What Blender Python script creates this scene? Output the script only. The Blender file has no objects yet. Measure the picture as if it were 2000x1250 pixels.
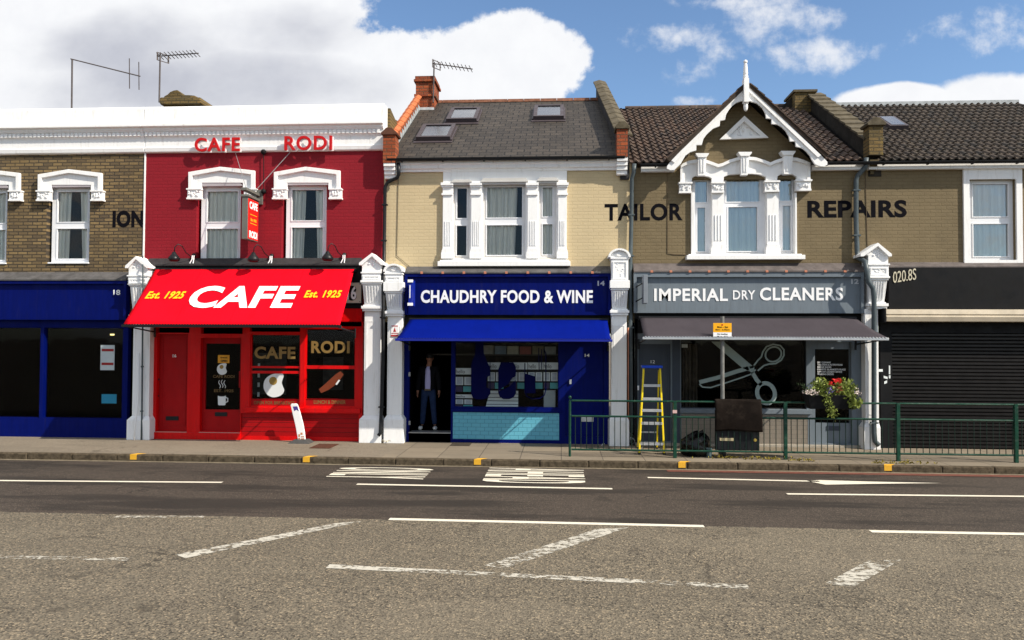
import bpy, bmesh, math, random
from mathutils import Vector, Matrix
random.seed(7)
S = bpy.context.scene
COL = S.collection
# ------------------------------------------------------------------ camera
F, D, H = 1500.0, 16.7, 2.23
YAW, PITCH, ROLL = [math.radians(a) for a in (3.7, 1.5, .25)]
def ray(a, b):
    """direction in the world of a point of the 2000x1250 photograph"""
    u, v = (a-1000)/F, -(b-625)/F
    c, s = math.cos(ROLL), math.sin(ROLL); u, v = c*u-s*v, s*u+c*v
    y = math.cos(PITCH)-math.sin(PITCH)*v; z = math.sin(PITCH)+math.cos(PITCH)*v
    return math.cos(YAW)*u-math.sin(YAW)*y, math.sin(YAW)*u+math.cos(YAW)*y, z
def P(a, b, Y=0.):
    x, y, z = ray(a, b); t = (Y+D)/y
    return x*t, H+z*t
def G(a, b, z0=0.):
    x, y, z = ray(a, b); t = (z0-H)/z
    return x*t, -D+y*t
cam = bpy.data.cameras.new('camera'); camo = bpy.data.objects.new('camera', cam); COL.objects.link(camo)
cam.lens = 36*F/2000; cam.sensor_width = 36; cam.clip_start = .1; cam.clip_end = 3000
r = Vector(ray(1000+F, 625)) - Vector(ray(1000, 625)); u = Vector(ray(1000, 625-F)) - Vector(ray(1000, 625)); fw = Vector(ray(1000, 625))
m = Matrix((r.normalized(), u.normalized(), -fw.normalized())).transposed().to_4x4(); m.translation = (0, -D, H)
camo.matrix_world = m; S.camera = camo
# ------------------------------------------------------------------ light
SUN = Vector((1.05, -.526, 1.0)).normalized()
sun = bpy.data.lights.new('sun', 'SUN'); sun.energy = 5.0; sun.angle = math.radians(.55); sun.color = (1, .92, .79)
so = bpy.data.objects.new('sun', sun); COL.objects.link(so); so.rotation_euler = SUN.to_track_quat('Z', 'Y').to_euler(); so.location = (20, -20, 25)
W = bpy.data.worlds.new('World'); S.world = W; W.use_nodes = True
S.view_settings.view_transform = 'Standard'; S.view_settings.look = 'None'; S.view_settings.exposure = .42; S.view_settings.gamma = 1
S.render.film_transparent = False
S.cycles.max_bounces = 6; S.cycles.transparent_max_bounces = 12; S.cycles.caustics_reflective = False; S.cycles.caustics_refractive = False
S.cycles.use_denoising = True

class N:
    """small helper round a node tree"""
    def __init__(s, t): s.t = t; t.nodes.clear()
    def n(s, typ, **k):
        o = s.t.nodes.new(typ)
        for a, b in k.items():
            if isinstance(a, str) and hasattr(o, a): setattr(o, a, b)
        return o
    def put(s, sock, val):
        if isinstance(val, bpy.types.NodeSocket): s.t.links.new(val, sock)
        else: sock.default_value = val
    def math(s, op, a, b=0., c=0., clamp=False):
        o = s.n('ShaderNodeMath', operation=op, use_clamp=clamp)
        for i, q in enumerate((a, b, c)): s.put(o.inputs[i], q)
        return o.outputs[0]
    def mix(s, f, a, b, typ='RGBA', blend='MIX'):
        o = s.n('ShaderNodeMix', data_type=typ)
        if typ == 'RGBA':
            o.blend_type = blend; s.put(o.inputs[0], f)
            s.put(o.inputs[6], a if not isinstance(a, tuple) else (*a[:3], 1)); s.put(o.inputs[7], b if not isinstance(b, tuple) else (*b[:3], 1)); return o.outputs[2]
        s.put(o.inputs[0], f); s.put(o.inputs[2], a); s.put(o.inputs[3], b); return o.outputs[0]
    def noise(s, vec, scale, detail=3., rough=.55, w=None):
        o = s.n('ShaderNodeTexNoise'); o.inputs['Scale'].default_value = scale; o.inputs['Detail'].default_value = detail; o.inputs['Roughness'].default_value = rough
        if vec is not None: s.t.links.new(vec, o.inputs['Vector'])
        return o.outputs['Fac']
    def ramp(s, f, lo, hi, a=0., b=1., smooth=True):
        o = s.n('ShaderNodeMapRange'); o.interpolation_type = 'SMOOTHSTEP' if smooth else 'LINEAR'
        for i, q in enumerate((f, lo, hi, a, b)): s.put(o.inputs[i], q)
        return o.outputs[0]
    def vec(s, x, y, z):
        o = s.n('ShaderNodeCombineXYZ')
        for i, q in enumerate((x, y, z)): s.put(o.inputs[i], q)
        return o.outputs[0]
    def sep(s, v):
        o = s.n('ShaderNodeSeparateXYZ'); s.t.links.new(v, o.inputs[0]); return o.outputs
# sky: Nishita with a bank of cumulus, placed by direction
w = N(W.node_tree)
sky = w.n('ShaderNodeTexSky'); sky.sky_type = 'NISHITA'; sky.sun_disc = False
sky.sun_elevation = math.asin(SUN.z); sky.sun_rotation = math.atan2(SUN.x, SUN.y); sky.air_density = 1.0; sky.dust_density = .4; sky.ozone_density = 2.5
tc = w.n('ShaderNodeTexCoord').outputs['Generated']
x_, y_, z_ = w.sep(tc)
yy = w.math('MAXIMUM', w.math('ABSOLUTE', y_), .05)
gx, gz = w.math('DIVIDE', x_, yy), w.math('DIVIDE', z_, yy)
gv = w.vec(gx, gz, w.math('MULTIPLY', w.math('SIGN', y_), 3.0))
n1 = w.noise(gv, 5.5, 9., .6); n2 = w.noise(w.vec(w.math('ADD', gx, 7.3), w.math('MULTIPLY', gz, 1.5), 1.), 5., 5., .55); n3 = w.noise(gv, 22., 6., .62)
def blob(c, rr, k=1.0):
    x0, y0, z0 = ray(*c); cx, cz = x0/y0, z0/y0
    a = w.math('POWER', w.math('ABSOLUTE', w.math('DIVIDE', w.math('SUBTRACT', gx, cx), rr[0]/F)), 2.)
    b = w.math('POWER', w.math('ABSOLUTE', w.math('DIVIDE', w.math('SUBTRACT', gz, cz), rr[1]/F)), 2.)
    return w.math('MULTIPLY', w.math('SUBTRACT', 1.0, w.math('ADD', a, b)), k)
def union(bl):
    o = bl[0]
    for q in bl[1:]: o = w.math('MAXIMUM', o, q)
    return o
big = union([blob((330, 60), (470, 420)), blob((990, 125), (175, 112)), blob((760, 190), (330, 150)), blob((-150, 120), (500, 330))])
big = w.math('ADD', big, w.math('ADD', w.math('MULTIPLY', w.math('SUBTRACT', n1, .5), .75), w.math('MULTIPLY', w.math('SUBTRACT', n3, .5), .85)))
mbig = w.ramp(big, .0, .26)
wis = union([blob((1300, 70), (110, 42), .5), blob((1390, 95), (70, 55), .4), blob((1520, 45), (120, 55), .62), blob((1590, 105), (120, 45), .62), blob((1450, 4), (160, 20), .5), blob((1360, 135), (60, 40), .35), blob((1350, 198), (50, 14), .5), blob((1960, 60), (170, 50), .7)])
wis = w.math('ADD', wis, w.math('ADD', w.math('MULTIPLY', w.math('SUBTRACT', n1, .5), 1.7), w.math('MULTIPLY', w.math('SUBTRACT', n3, .5), 1.7)))
mwis = w.math('MULTIPLY', w.ramp(wis, .0, .95), .86)
low = union([blob((1760, 200), (135, 42)), blob((2050, 215), (300, 80))])
low = w.math('ADD', low, w.math('MULTIPLY', w.math('SUBTRACT', n3, .5), .6))
mlow = w.ramp(low, .0, .35)
oth = w.math('MULTIPLY', w.ramp(n1, .52, .66), w.ramp(gx, .75, 1.1))
oth3 = w.math('MULTIPLY', w.ramp(n2, .38, .52), w.ramp(gz, .58, .8))
oth2 = w.math('MULTIPLY', w.ramp(n1, .48, .62), w.math('LESS_THAN', y_, 0.))
mask = w.math('MAXIMUM', w.math('MAXIMUM', mbig, mwis), w.math('MAXIMUM', mlow, w.math('MAXIMUM', oth3, w.math('MAXIMUM', oth, oth2))))
mask = w.math('MULTIPLY', mask, w.ramp(gz, -.02, .02))
grey = union([blob((380, 175), (420, 95)), blob((560, 60), (200, 60), .5), blob((250, 100), (260, 90), .7)])
grey = w.math('MULTIPLY', w.ramp(w.math('ADD', grey, w.math('MULTIPLY', w.math('SUBTRACT', n2, .5), 1.9)), -.2, 1.15), .85)
ccol = w.mix(grey, (.93, .94, .96), (.43, .45, .53))
ccol = w.mix(w.ramp(n3, .3, .75, 0., .22), ccol, (.70, .72, .79))
bg1 = w.n('ShaderNodeBackground'); w.t.links.new(w.mix(1., sky.outputs[0], (.92, 1.0, 1.06), blend='MULTIPLY'), bg1.inputs[0]); bg1.inputs[1].default_value = .118
bg2 = w.n('ShaderNodeBackground'); w.t.links.new(ccol, bg2.inputs[0]); bg2.inputs[1].default_value = .78
ms = w.n('ShaderNodeMixShader'); w.t.links.new(mask, ms.inputs[0]); w.t.links.new(bg1.outputs[0], ms.inputs[1]); w.t.links.new(bg2.outputs[0], ms.inputs[2])
wo = w.n('ShaderNodeOutputWorld'); w.t.links.new(ms.outputs[0], wo.inputs[0])

# ------------------------------------------------------------------ materials
MC = {}
def base(name):
    m = bpy.data.materials.new(name); m.use_nodes = True; n = N(m.node_tree)
    p = n.n('ShaderNodeBsdfPrincipled'); o = n.n('ShaderNodeOutputMaterial'); n.t.links.new(p.outputs[0], o.inputs[0])
    g = n.n('ShaderNodeNewGeometry').outputs['Position']
    return m, n, p, g, o
def bump(n, p, h, strength=.3, dist=.01):
    b = n.n('ShaderNodeBump'); b.inputs['Strength'].default_value = strength; b.inputs['Distance'].default_value = dist
    n.t.links.new(h, b.inputs['Height']); n.t.links.new(b.outputs[0], p.inputs['Normal'])
def mat(name, col, rough=.5, var=.12, scale=3., bmp=.0, bscale=60., metal=0., spec=.25, dirt=None, dscale=1.2, streak=False):
    if name in MC: return MC[name]
    m, n, p, g, o = base(name)
    c2 = tuple(max(0, c*(1-var)) for c in col)
    vec = g
    if streak:
        mp = n.n('ShaderNodeVectorMath', operation='MULTIPLY'); n.t.links.new(g, mp.inputs[0]); mp.inputs[1].default_value = (5, 5, .6); vec = mp.outputs[0]
    c = n.mix(n.ramp(n.noise(vec, scale, 6., .65), .3, .7), col, c2)
    if dirt:
        c = n.mix(n.ramp(n.noise(vec, dscale, 8., .7), .52, .78, 0., .75), c, dirt)
    n.t.links.new(c, p.inputs['Base Color']); p.inputs['Roughness'].default_value = rough; p.inputs['Metallic'].default_value = metal
    p.inputs['Specular IOR Level'].default_value = spec
    if not metal: n.t.links.new(n.ramp(n.noise(g, 3.5, 6., .7), .3, .7, max(.05, rough-.12), min(1., rough+.18)), p.inputs['Roughness'])
    if bmp: bump(n, p, n.noise(g, bscale, 4., .6), bmp, .01)
    MC[name] = m; return m
def brick(name, c1, c2, mort, painted=True, rough=.85, bw=.225, rh=.075, ms=.01, slope=1.0, bs=.5, var=.2, axis='x', patch=None, off=.5):
    if name in MC: return MC[name]
    m, n, p, g, o = base(name)
    xs = n.sep(g)
    wob = n.math('MULTIPLY', n.math('SUBTRACT', n.noise(g, 6., 3.), .5), .012)
    v = n.vec(xs[0] if axis == 'x' else xs[1], n.math('ADD', n.math('MULTIPLY', xs[2], slope), wob), 0.)
    b = n.n('ShaderNodeTexBrick'); n.t.links.new(v, b.inputs['Vector']); b.offset = off
    for k, q in (('Scale', 1.), ('Mortar Size', ms), ('Mortar Smooth', .25), ('Bias', -.1), ('Brick Width', bw), ('Row Height', rh)): b.inputs[k].default_value = q
    b.inputs['Color1'].default_value = (*c1, 1); b.inputs['Color2'].default_value = (*c2, 1); b.inputs['Mortar'].default_value = (*mort, 1)
    c = n.mix(n.ramp(n.noise(g, 1.4, 7., .65), .35, .75, 0., var), b.outputs['Color'], tuple(q*.45 for q in c1))
    c = n.mix(n.ramp(n.noise(g, 24., 4., .7), .5, .8, 0., var*1.2), c, tuple(min(1, q*1.35) for q in c2))
    if patch: c = n.mix(n.ramp(n.noise(g, 3.3, 6., .7), .56, .72, 0., .8), c, patch)
    n.t.links.new(c, p.inputs['Base Color']); p.inputs['Roughness'].default_value = rough; p.inputs['Specular IOR Level'].default_value = .3
    h = n.math('ADD', n.math('MULTIPLY', b.outputs['Fac'], -1.), n.math('MULTIPLY', n.noise(g, 30., 5., .65), .9 if painted else 1.2))
    bump(n, p, h, bs, .011)
    MC[name] = m; return m
RED_WALL = brick('red_painted_brick', (.235, .004, .013), (.215, .004, .012), (.205, .003, .011), var=.16, bs=.3, rough=.75)
CREAM = brick('cream_painted_brick', (.54, .435, .265), (.525, .42, .255), (.50, .40, .24), var=.10, bs=.3)
BROWN = brick('brown_painted_brick', (.185, .142, .080), (.172, .131, .073), (.155, .118, .064), var=.36, bs=.5)
STOCK = brick('old_stock_brick', (.24, .165, .075), (.09, .066, .042), (.035, .03, .025), painted=False, var=.55, bs=.8, ms=.012, patch=(.07, .055, .04))
REDBRICK = brick('orange_red_brick', (.36, .085, .028), (.20, .045, .02), (.10, .06, .035), painted=False, var=.6, bs=.9, patch=(.10, .055, .025), rh=.08)
MOSSBRICK = brick('mossy_brick', (.20, .13, .045), (.09, .07, .03), (.05, .045, .03), painted=False, var=.6, bs=.9, patch=(.26, .19, .05))
SLATE = brick('slate_tiles', (.058, .047, .037), (.028, .023, .019), (.004, .004, .004), painted=False, slope=1/math.sin(math.radians(31)), bw=.28, rh=.21, ms=.014, bs=.8, var=.45, rough=.6, patch=(.040, .034, .024))
WHITE = mat('white_masonry_paint', (.84, .84, .84), .6, .04, 2., .12, 40., dirt=(.56, .54, .50), dscale=2.6, streak=True)
WHITE2 = mat('white_gloss_frame', (.78, .79, .82), .3, .04)
TILE_BLUE = brick('pale_blue_wall_tiles', (.12, .40, .52), (.105, .37, .49), (.04, .16, .22), bw=.185, rh=.085, ms=.004, rough=.25, bs=.15, var=.06)
TILE_TAUPE = brick('taupe_wall_tiles', (.22, .19, .155), (.20, .175, .145), (.13, .115, .10), bw=.22, rh=.09, ms=.004, rough=.35, bs=.15, var=.08)
RED = mat('red_shop_paint', (.66, .002, .003), .4, .16, 3., .06, 18., spec=.2, dirt=(.34, .012, .010), dscale=3.2, streak=True)
RED_D = mat('deep_red_panel_paint', (.36, .003, .005), .5, .14, 3., .05, 30., spec=.15)
BLUE = mat('blue_shop_paint', (.0005, .005, .105), .5, .2, 3., .06, 18., spec=.07, dirt=(.010, .012, .085), dscale=3.2, streak=True)
GREYP = mat('slate_grey_shop_paint', (.155, .185, .215), .5, .10, 3., .06, 18., spec=.2, dirt=(.10, .11, .115), dscale=3.2, streak=True)
GREYD = mat('dark_slate_door_paint', (.055, .066, .088), .5, .1, 2., .03, 30., spec=.15)
BLACK = mat('black_paint', (.007, .007, .008), .55, .3, 4., .05, 40., spec=.15)
BLKPL = mat('black_plastic', (.009, .010, .012), .4, .2, spec=.25)
PIPEG = mat('grey_green_pipe_paint', (.075, .095, .105), .35, .2, 5.)
LEAD = mat('lead_flashing', (.11, .105, .105), .55, .45, 5., .3, 25., dirt=(.05, .045, .04))
LEADL = mat('pale_lead', (.42, .45, .47), .5, .35, 8., .3, 25.)
ORANGE = mat('orange_coping_tile', (.52, .15, .055), .7, .25, 6., .2, 30.)
COPING = mat('weathered_concrete_tile', (.115, .095, .062), .85, .4, 7., .5, 40., dirt=(.05, .045, .03))
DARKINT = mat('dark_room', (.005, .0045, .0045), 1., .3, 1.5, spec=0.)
GREEN = mat('green_rail_paint', (.007, .050, .030), .35, .3, 8., .1, 60., dirt=(.10, .12, .095), dscale=14.)
BARM = mat('dark_green_bar', (.010, .028, .020), .5, .3, 8., spec=.2)
STEEL = mat('galvanised_steel', (.36, .36, .36), .45, .25, 12., .1, 50., metal=.5)
ALU = mat('aluminium', (.55, .56, .58), .35, .15, 12., metal=.6)
YELLOW = mat('yellow_fibreglass', (.80, .60, .01), .35, .15, 6.)
LADBLUE = mat('blue_plastic_cap', (.01, .06, .50), .3, .1)
KERBM = mat('kerb_stone', (.105, .082, .055), .95, .6, 11., 1., 28., dirt=(.030, .023, .015), dscale=7., spec=.1)
GOLD = mat('gold_leaf_lettering', (.30, .19, .06), .4, .2, 20., metal=.2)
CREAMPL = mat('cream_enamel', (.55, .50, .40), .4, .1)
LETW = mat('white_lettering', (.85, .85, .86), .35, .03)
LETBK = mat('black_painted_lettering', (.006, .006, .009), .9, .3, 12., spec=.05)
CURT = mat('white_net_curtain', (.95, .95, .88), .9, .06, 3., .1, 80.)
FOLM = mat('variegated_leaf', (.115, .16, .035), .5, .6, 18.)
def fabric(name, col, rough=.85):
    m, n, p, g, o = base(name)
    st = n.n('ShaderNodeVectorMath', operation='MULTIPLY'); n.t.links.new(g, st.inputs[0]); st.inputs[1].default_value = (6, .8, .8)
    c = n.mix(n.ramp(n.noise(g, 1.8, 4.), .3, .7), col, tuple(c*.88 for c in col)); c = n.mix(n.ramp(n.noise(st.outputs[0], 1.6, 6., .65), .45, .8, 0., .35), c, tuple(q*.62 for q in col))
    n.t.links.new(c, p.inputs['Base Color'])
    p.inputs['Roughness'].default_value = rough; p.inputs['Specular IOR Level'].default_value = .04
    bump(n, p, n.noise(g, 160., 2.), .15, .003); return m
AWRED = fabric('red_awning_canvas', (.78, .003, .014)); AWBLUE = fabric('blue_awning_canvas', (.0005, .008, .18)); AWGREY = fabric('charcoal_awning_canvas', (.060, .052, .060))
def glass(name='window_glass', refl=.05, tint=(.9, .95, .95), ior=1.5, blur=.0, kf=1.):
    m = bpy.data.materials.new(name); m.use_nodes = True; n = N(m.node_tree)
    g = n.n('ShaderNodeBsdfGlossy'); g.inputs['Roughness'].default_value = blur; t = n.n('ShaderNodeBsdfTransparent'); t.inputs[0].default_value = (*tint, 1)
    fr = n.n('ShaderNodeFresnel'); fr.inputs[0].default_value = ior
    ps = n.n('ShaderNodeNewGeometry').outputs['Position']
    b = n.n('ShaderNodeBump'); b.inputs['Strength'].default_value = .12; b.inputs['Distance'].default_value = .02; n.t.links.new(n.noise(ps, 1.7, 2.), b.inputs['Height']); n.t.links.new(b.outputs[0], g.inputs['Normal'])
    f = n.math('ADD', n.math('MULTIPLY', fr.outputs[0], kf), refl, clamp=True)
    x = n.n('ShaderNodeMixShader'); n.t.links.new(f, x.inputs[0]); n.t.links.new(t.outputs[0], x.inputs[1]); n.t.links.new(g.outputs[0], x.inputs[2])
    o = n.n('ShaderNodeOutputMaterial'); n.t.links.new(x.outputs[0], o.inputs[0]); return m
GLASS = glass('shop_glass', .0, kf=.32); GLASSU = glass('sash_glass', .0, (.97, .98, .97)); GLASSB = glass('reflective_sash_glass', .20, (.85, .92, .93), blur=.01); GLASSR = glass('rooflight_glass', .42, (.4, .42, .45), blur=.2)
def emit(name, col, s):
    m = bpy.data.materials.new(name); m.use_nodes = True; n = N(m.node_tree); e = n.n('ShaderNodeEmission'); e.inputs[0].default_value = (*col, 1); e.inputs[1].default_value = s
    o = n.n('ShaderNodeOutputMaterial'); n.t.links.new(e.outputs[0], o.inputs[0]); return m
LAMPY = emit('lit_tube', (1, .8, .3), 1.6)
def road_mat(name, cols, chip, streak, rough=.9, bs=.6):
    m, n, p, g, o = base(name)
    v = n.n('ShaderNodeTexVoronoi'); v.inputs['Scale'].default_value = chip; n.t.links.new(g, v.inputs['Vector'])
    xs = n.sep(v.outputs['Color'])
    c = n.mix(n.ramp(xs[0], .0, .55), cols[0], cols[1]); c = n.mix(n.ramp(xs[1], .55, 1.), c, cols[2]); c = n.mix(n.ramp(xs[2], .80, 1.), c, cols[3])
    st = n.n('ShaderNodeVectorMath', operation='MULTIPLY'); n.t.links.new(g, st.inputs[0]); st.inputs[1].default_value = (.22, 1.3, 1)
    c = n.mix(n.ramp(n.noise(st.outputs[0], 1.1, 8., .66), .47, .60, 0., streak), c, tuple(q*.42 for q in cols[0]))
    c = n.mix(n.ramp(n.noise(g, .8, 5., .6), .3, .7, 0., .15), c, tuple(min(1, q*1.25) for q in cols[1]))
    c = n.mix(n.ramp(n.noise(g, 9., 5., .7), .3, .75, 0., .3), c, tuple(q*.7 for q in cols[0]))
    ck = n.n('ShaderNodeTexVoronoi'); ck.feature = 'DISTANCE_TO_EDGE'; ck.inputs['Scale'].default_value = .42
    wv = n.n('ShaderNodeVectorMath', operation='ADD'); ns = n.n('ShaderNodeTexNoise'); ns.inputs['Scale'].default_value = 1.6; ns.inputs['Detail'].default_value = 6.; n.t.links.new(g, ns.inputs['Vector'])
    sc2 = n.n('ShaderNodeVectorMath', operation='SCALE'); sc2.inputs['Scale'].default_value = .9; n.t.links.new(ns.outputs['Color'], sc2.inputs[0]); n.t.links.new(g, wv.inputs[0]); n.t.links.new(sc2.outputs[0], wv.inputs[1]); n.t.links.new(wv.outputs[0], ck.inputs['Vector'])
    cm = n.math('MULTIPLY', n.ramp(ck.outputs['Distance'], .0, .012, 1., 0.), n.ramp(n.noise(g, .5, 3.), .52, .6))
    c = n.mix(n.math('MULTIPLY', cm, .65), c, tuple(q*.25 for q in cols[0]))
    c = n.mix(n.ramp(n.noise(g, 2.3, 4., .5), .66, .72, 0., .45), c, tuple(q*.5 for q in cols[0]))
    c = n.mix(n.ramp(n.noise(wv.outputs[0], .35, 3., .5), .55, .62, 0., .16), c, tuple(min(1, q*1.3) for q in cols[1]))
    n.t.links.new(c, p.inputs['Base Color']); p.inputs['Roughness'].default_value = rough; p.inputs['Specular IOR Level'].default_value = .3
    bump(n, p, n.math('ADD', n.math('MULTIPLY', v.outputs['Distance'], 1.), n.noise(g, chip*1.4, 2.)), bs, .006)
    return m
ROAD1 = road_mat('dark_asphalt', [(.038, .029, .022), (.054, .041, .032), (.024, .018, .014), (.15, .12, .09)], 90., .9)
ROAD2 = road_mat('chipped_old_asphalt', [(.084, .070, .051), (.160, .135, .098), (.026, .023, .018), (.34, .27, .18)], 62., .12, bs=1.)
PAVE = brick('paving_slabs', (.225, .185, .135), (.19, .158, .118), (.06, .05, .04), painted=False, bw=.62, rh=.78, ms=.008, bs=.25, var=.3)
def pave_fix(m):                       # slabs lie in the X-Y plane
    t = m.node_tree
    for nd in t.nodes:
        if nd.type == 'TEX_BRICK':
            n = N.__new__(N); n.t = t; g = [q for q in t.nodes if q.type == 'NEW_GEOMETRY'][0].outputs['Position']
            xs = n.sep(g); v = n.vec(n.math('MULTIPLY', xs[1], 1.), n.math('ADD', xs[0], n.math('MULTIPLY', n.math('SUBTRACT', n.noise(g, 2., 2.), .5), .02)), 0.)
            t.links.new(v, nd.inputs['Vector'])
pave_fix(PAVE)
PAVET = road_mat('pavement_asphalt', [(.175, .145, .108), (.215, .18, .135), (.13, .108, .082), (.26, .22, .17)], 70., .25, bs=.3)
def marking(name, col, wear, sc=11.):
    m, n, p, g, o = base(name)
    st = n.n('ShaderNodeVectorMath', operation='MULTIPLY'); n.t.links.new(g, st.inputs[0]); st.inputs[1].default_value = (1, 1.4, 1)
    f = n.ramp(n.math('ADD', n.math('MULTIPLY', n.noise(st.outputs[0], sc, 9., .75), .75), n.math('MULTIPLY', n.noise(g, 1.3, 3.), .25)), wear-.03, wear+.05)
    n.t.links.new(n.mix(n.noise(g, 30., 4.), col, tuple(q*.8 for q in col)), p.inputs['Base Color']); p.inputs['Roughness'].default_value = .8
    t = n.n('ShaderNodeBsdfTransparent'); x = n.n('ShaderNodeMixShader'); n.t.links.new(f, x.inputs[0]); n.t.links.new(p.outputs[0], x.inputs[1]); n.t.links.new(t.outputs[0], x.inputs[2]); n.t.links.new(x.outputs[0], o.inputs[0])
    return m
MARKN = marking('fresh_road_paint', (.72, .66, .54), .64); MARKW = marking('worn_road_paint', (.50, .47, .40), .497, 10.); MARKY = marking('yellow_kerb_paint', (.72, .38, .02), .60, 14.)

# ------------------------------------------------------------------ mesh helpers
ORG = {}
class MB:
    def __init__(s): s.v = []; s.f = []; s.sm = False
    def add(s, vs, fs):
        k = len(s.v); s.v += [tuple(q) for q in vs]; s.f += [tuple(i+k for i in f) for f in fs]; return s
    def box(s, x0, x1, y0, y1, z0, z1):
        x0, x1 = sorted((x0, x1)); y0, y1 = sorted((y0, y1)); z0, z1 = sorted((z0, z1))
        return s.add([(x0,y0,z0),(x1,y0,z0),(x1,y1,z0),(x0,y1,z0),(x0,y0,z1),(x1,y0,z1),(x1,y1,z1),(x0,y1,z1)], [(0,3,2,1),(4,5,6,7),(0,1,5,4),(1,2,6,5),(2,3,7,6),(3,0,4,7)])
    def hexa(s, p): return s.add(p, [(0,3,2,1),(4,5,6,7),(0,1,5,4),(1,2,6,5),(2,3,7,6),(3,0,4,7)])
    def prism(s, poly, y0, y1):            # polygon in X-Z, front at y0
        a = sum(poly[i][0]*poly[(i+1)%len(poly)][1]-poly[(i+1)%len(poly)][0]*poly[i][1] for i in range(len(poly)))
        if a < 0: poly = poly[::-1]
        n = len(poly)
        return s.add([(x,y0,z) for x,z in poly]+[(x,y1,z) for x,z in poly], [tuple(range(n)), tuple(range(2*n-1,n-1,-1))]+[(i,i+n,(i+1)%n+n,(i+1)%n) for i in range(n)])
    def xprism(s, poly, x0, x1):           # profile in Y-Z swept along X
        a = sum(poly[i][0]*poly[(i+1)%len(poly)][1]-poly[(i+1)%len(poly)][0]*poly[i][1] for i in range(len(poly)))
        if a < 0: poly = poly[::-1]
        n = len(poly)
        return s.add([(x0,y,z) for y,z in poly]+[(x1,y,z) for y,z in poly], [tuple(range(n-1,-1,-1)), tuple(range(n,2*n))]+[(i,(i+1)%n,(i+1)%n+n,i+n) for i in range(n)])
    def tube(s, pts, r, n=8, cap=True):
        pts = [Vector(p) for p in pts]; rs = r if isinstance(r, (list, tuple)) else [r]*len(pts); k = len(s.v); up = None
        for i, p in enumerate(pts):
            d = (pts[min(i+1, len(pts)-1)]-pts[max(i-1, 0)]).normalized()
            a = d.orthogonal().normalized() if up is None else (up-d*up.dot(d)).normalized()
            up = a; b = d.cross(a)
            for j in range(n):
                t = 2*math.pi*j/n; s.v.append(tuple(p+(a*math.cos(t)+b*math.sin(t))*rs[i]))
        for i in range(len(pts)-1):
            for j in range(n):
                a, b = k+i*n+j, k+i*n+(j+1)%n; s.f.append((a, b, b+n, a+n))
        if cap: s.f.append(tuple(k+j for j in range(n-1,-1,-1))); s.f.append(tuple(k+(len(pts)-1)*n+j for j in range(n)))
        return s
    def ball(s, c, r, n=10, m=7, sq=(1,1,1)):
        k = len(s.v)
        for i in range(m+1):
            t = math.pi*i/m
            for j in range(n):
                q = 2*math.pi*j/n; s.v.append((c[0]+r*sq[0]*math.sin(t)*math.cos(q), c[1]+r*sq[1]*math.sin(t)*math.sin(q), c[2]+r*sq[2]*math.cos(t)))
        for i in range(m):
            for j in range(n): a = k+i*n+j; b = k+i*n+(j+1)%n; s.f.append((a, a+n, b+n, b))
        return s
    def lathe(s, c, prof, n=12):           # prof: (radius, z)
        k = len(s.v)
        for rr, z in prof:
            for j in range(n):
                q = 2*math.pi*j/n; s.v.append((c[0]+rr*math.cos(q), c[1]+rr*math.sin(q), z))
        for i in range(len(prof)-1):
            for j in range(n): a = k+i*n+j; b = k+i*n+(j+1)%n; s.f.append((a, b, b+n, a+n))
        s.f.append(tuple(k+j for j in range(n-1,-1,-1))); s.f.append(tuple(k+(len(prof)-1)*n+j for j in range(n))); return s
    def panel(s, X0, X1, Z0, Z1, holes, y0, y1, outer=True):   # wall slab with rectangular holes
        xs = sorted({X0, X1}|{min(max(h[i], X0), X1) for h in holes for i in (0, 1)}); zs = sorted({Z0, Z1}|{min(max(h[i], Z0), Z1) for h in holes for i in (2, 3)})
        ins = lambda x, z: any(h[0] < x < h[1] and h[2] < z < h[3] for h in holes)
        for a, b in zip(xs, xs[1:]):
            for c, d in zip(zs, zs[1:]):
                if not ins((a+b)/2, (c+d)/2): s.add([(a,y0,c),(b,y0,c),(b,y0,d),(a,y0,d)], [(0,1,2,3)])
        for h in holes:
            a, b, c, d = max(h[0],X0), min(h[1],X1), max(h[2],Z0), min(h[3],Z1)
            s.add([(a,y0,c),(b,y0,c),(b,y0,d),(a,y0,d),(a,y1,c),(b,y1,c),(b,y1,d),(a,y1,d)], [(0,4,5,1),(1,5,6,2),(2,6,7,3),(3,7,4,0)])
        if outer:
            a, b, c, d = X0, X1, Z0, Z1
            s.add([(a,y0,c),(b,y0,c),(b,y0,d),(a,y0,d),(a,y1,c),(b,y1,c),(b,y1,d),(a,y1,d)], [(0,1,5,4),(1,2,6,5),(2,3,7,6),(3,0,4,7)])
        return s
    def build(s, name, m, parent=None, bevel=0., smooth=False, org=None):
        me = bpy.data.meshes.new(name)
        if parent is not None: o0 = ORG[parent.name]
        elif org: o0 = Vector(org)
        else:
            xs = [p[0] for p in s.v]; ys = [p[1] for p in s.v]; zs = [p[2] for p in s.v]
            o0 = Vector(((min(xs)+max(xs))/2, (min(ys)+max(ys))/2, min(zs)))
        me.from_pydata([(p[0]-o0.x, p[1]-o0.y, p[2]-o0.z) for p in s.v], [], s.f); me.update()
        me.materials.append(m)
        if smooth:
            for f in me.polygons: f.use_smooth = True
        o = bpy.data.objects.new(name, me); COL.objects.link(o)
        if parent is None: o.location = o0
        else: o.parent = parent
        ORG[o.name] = o0
        if bevel:
            b = o.modifiers.new('bevel', 'BEVEL'); b.width = bevel; b.segments = 2; b.limit_method = 'ANGLE'; b.angle_limit = math.radians(40)
        return o
def tag(o, label=None, cat=None, group=None, kind=None):
    for k, v in (('label', label), ('category', cat), ('group', group), ('kind', kind)):
        if v: o[k] = v
    return o
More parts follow.
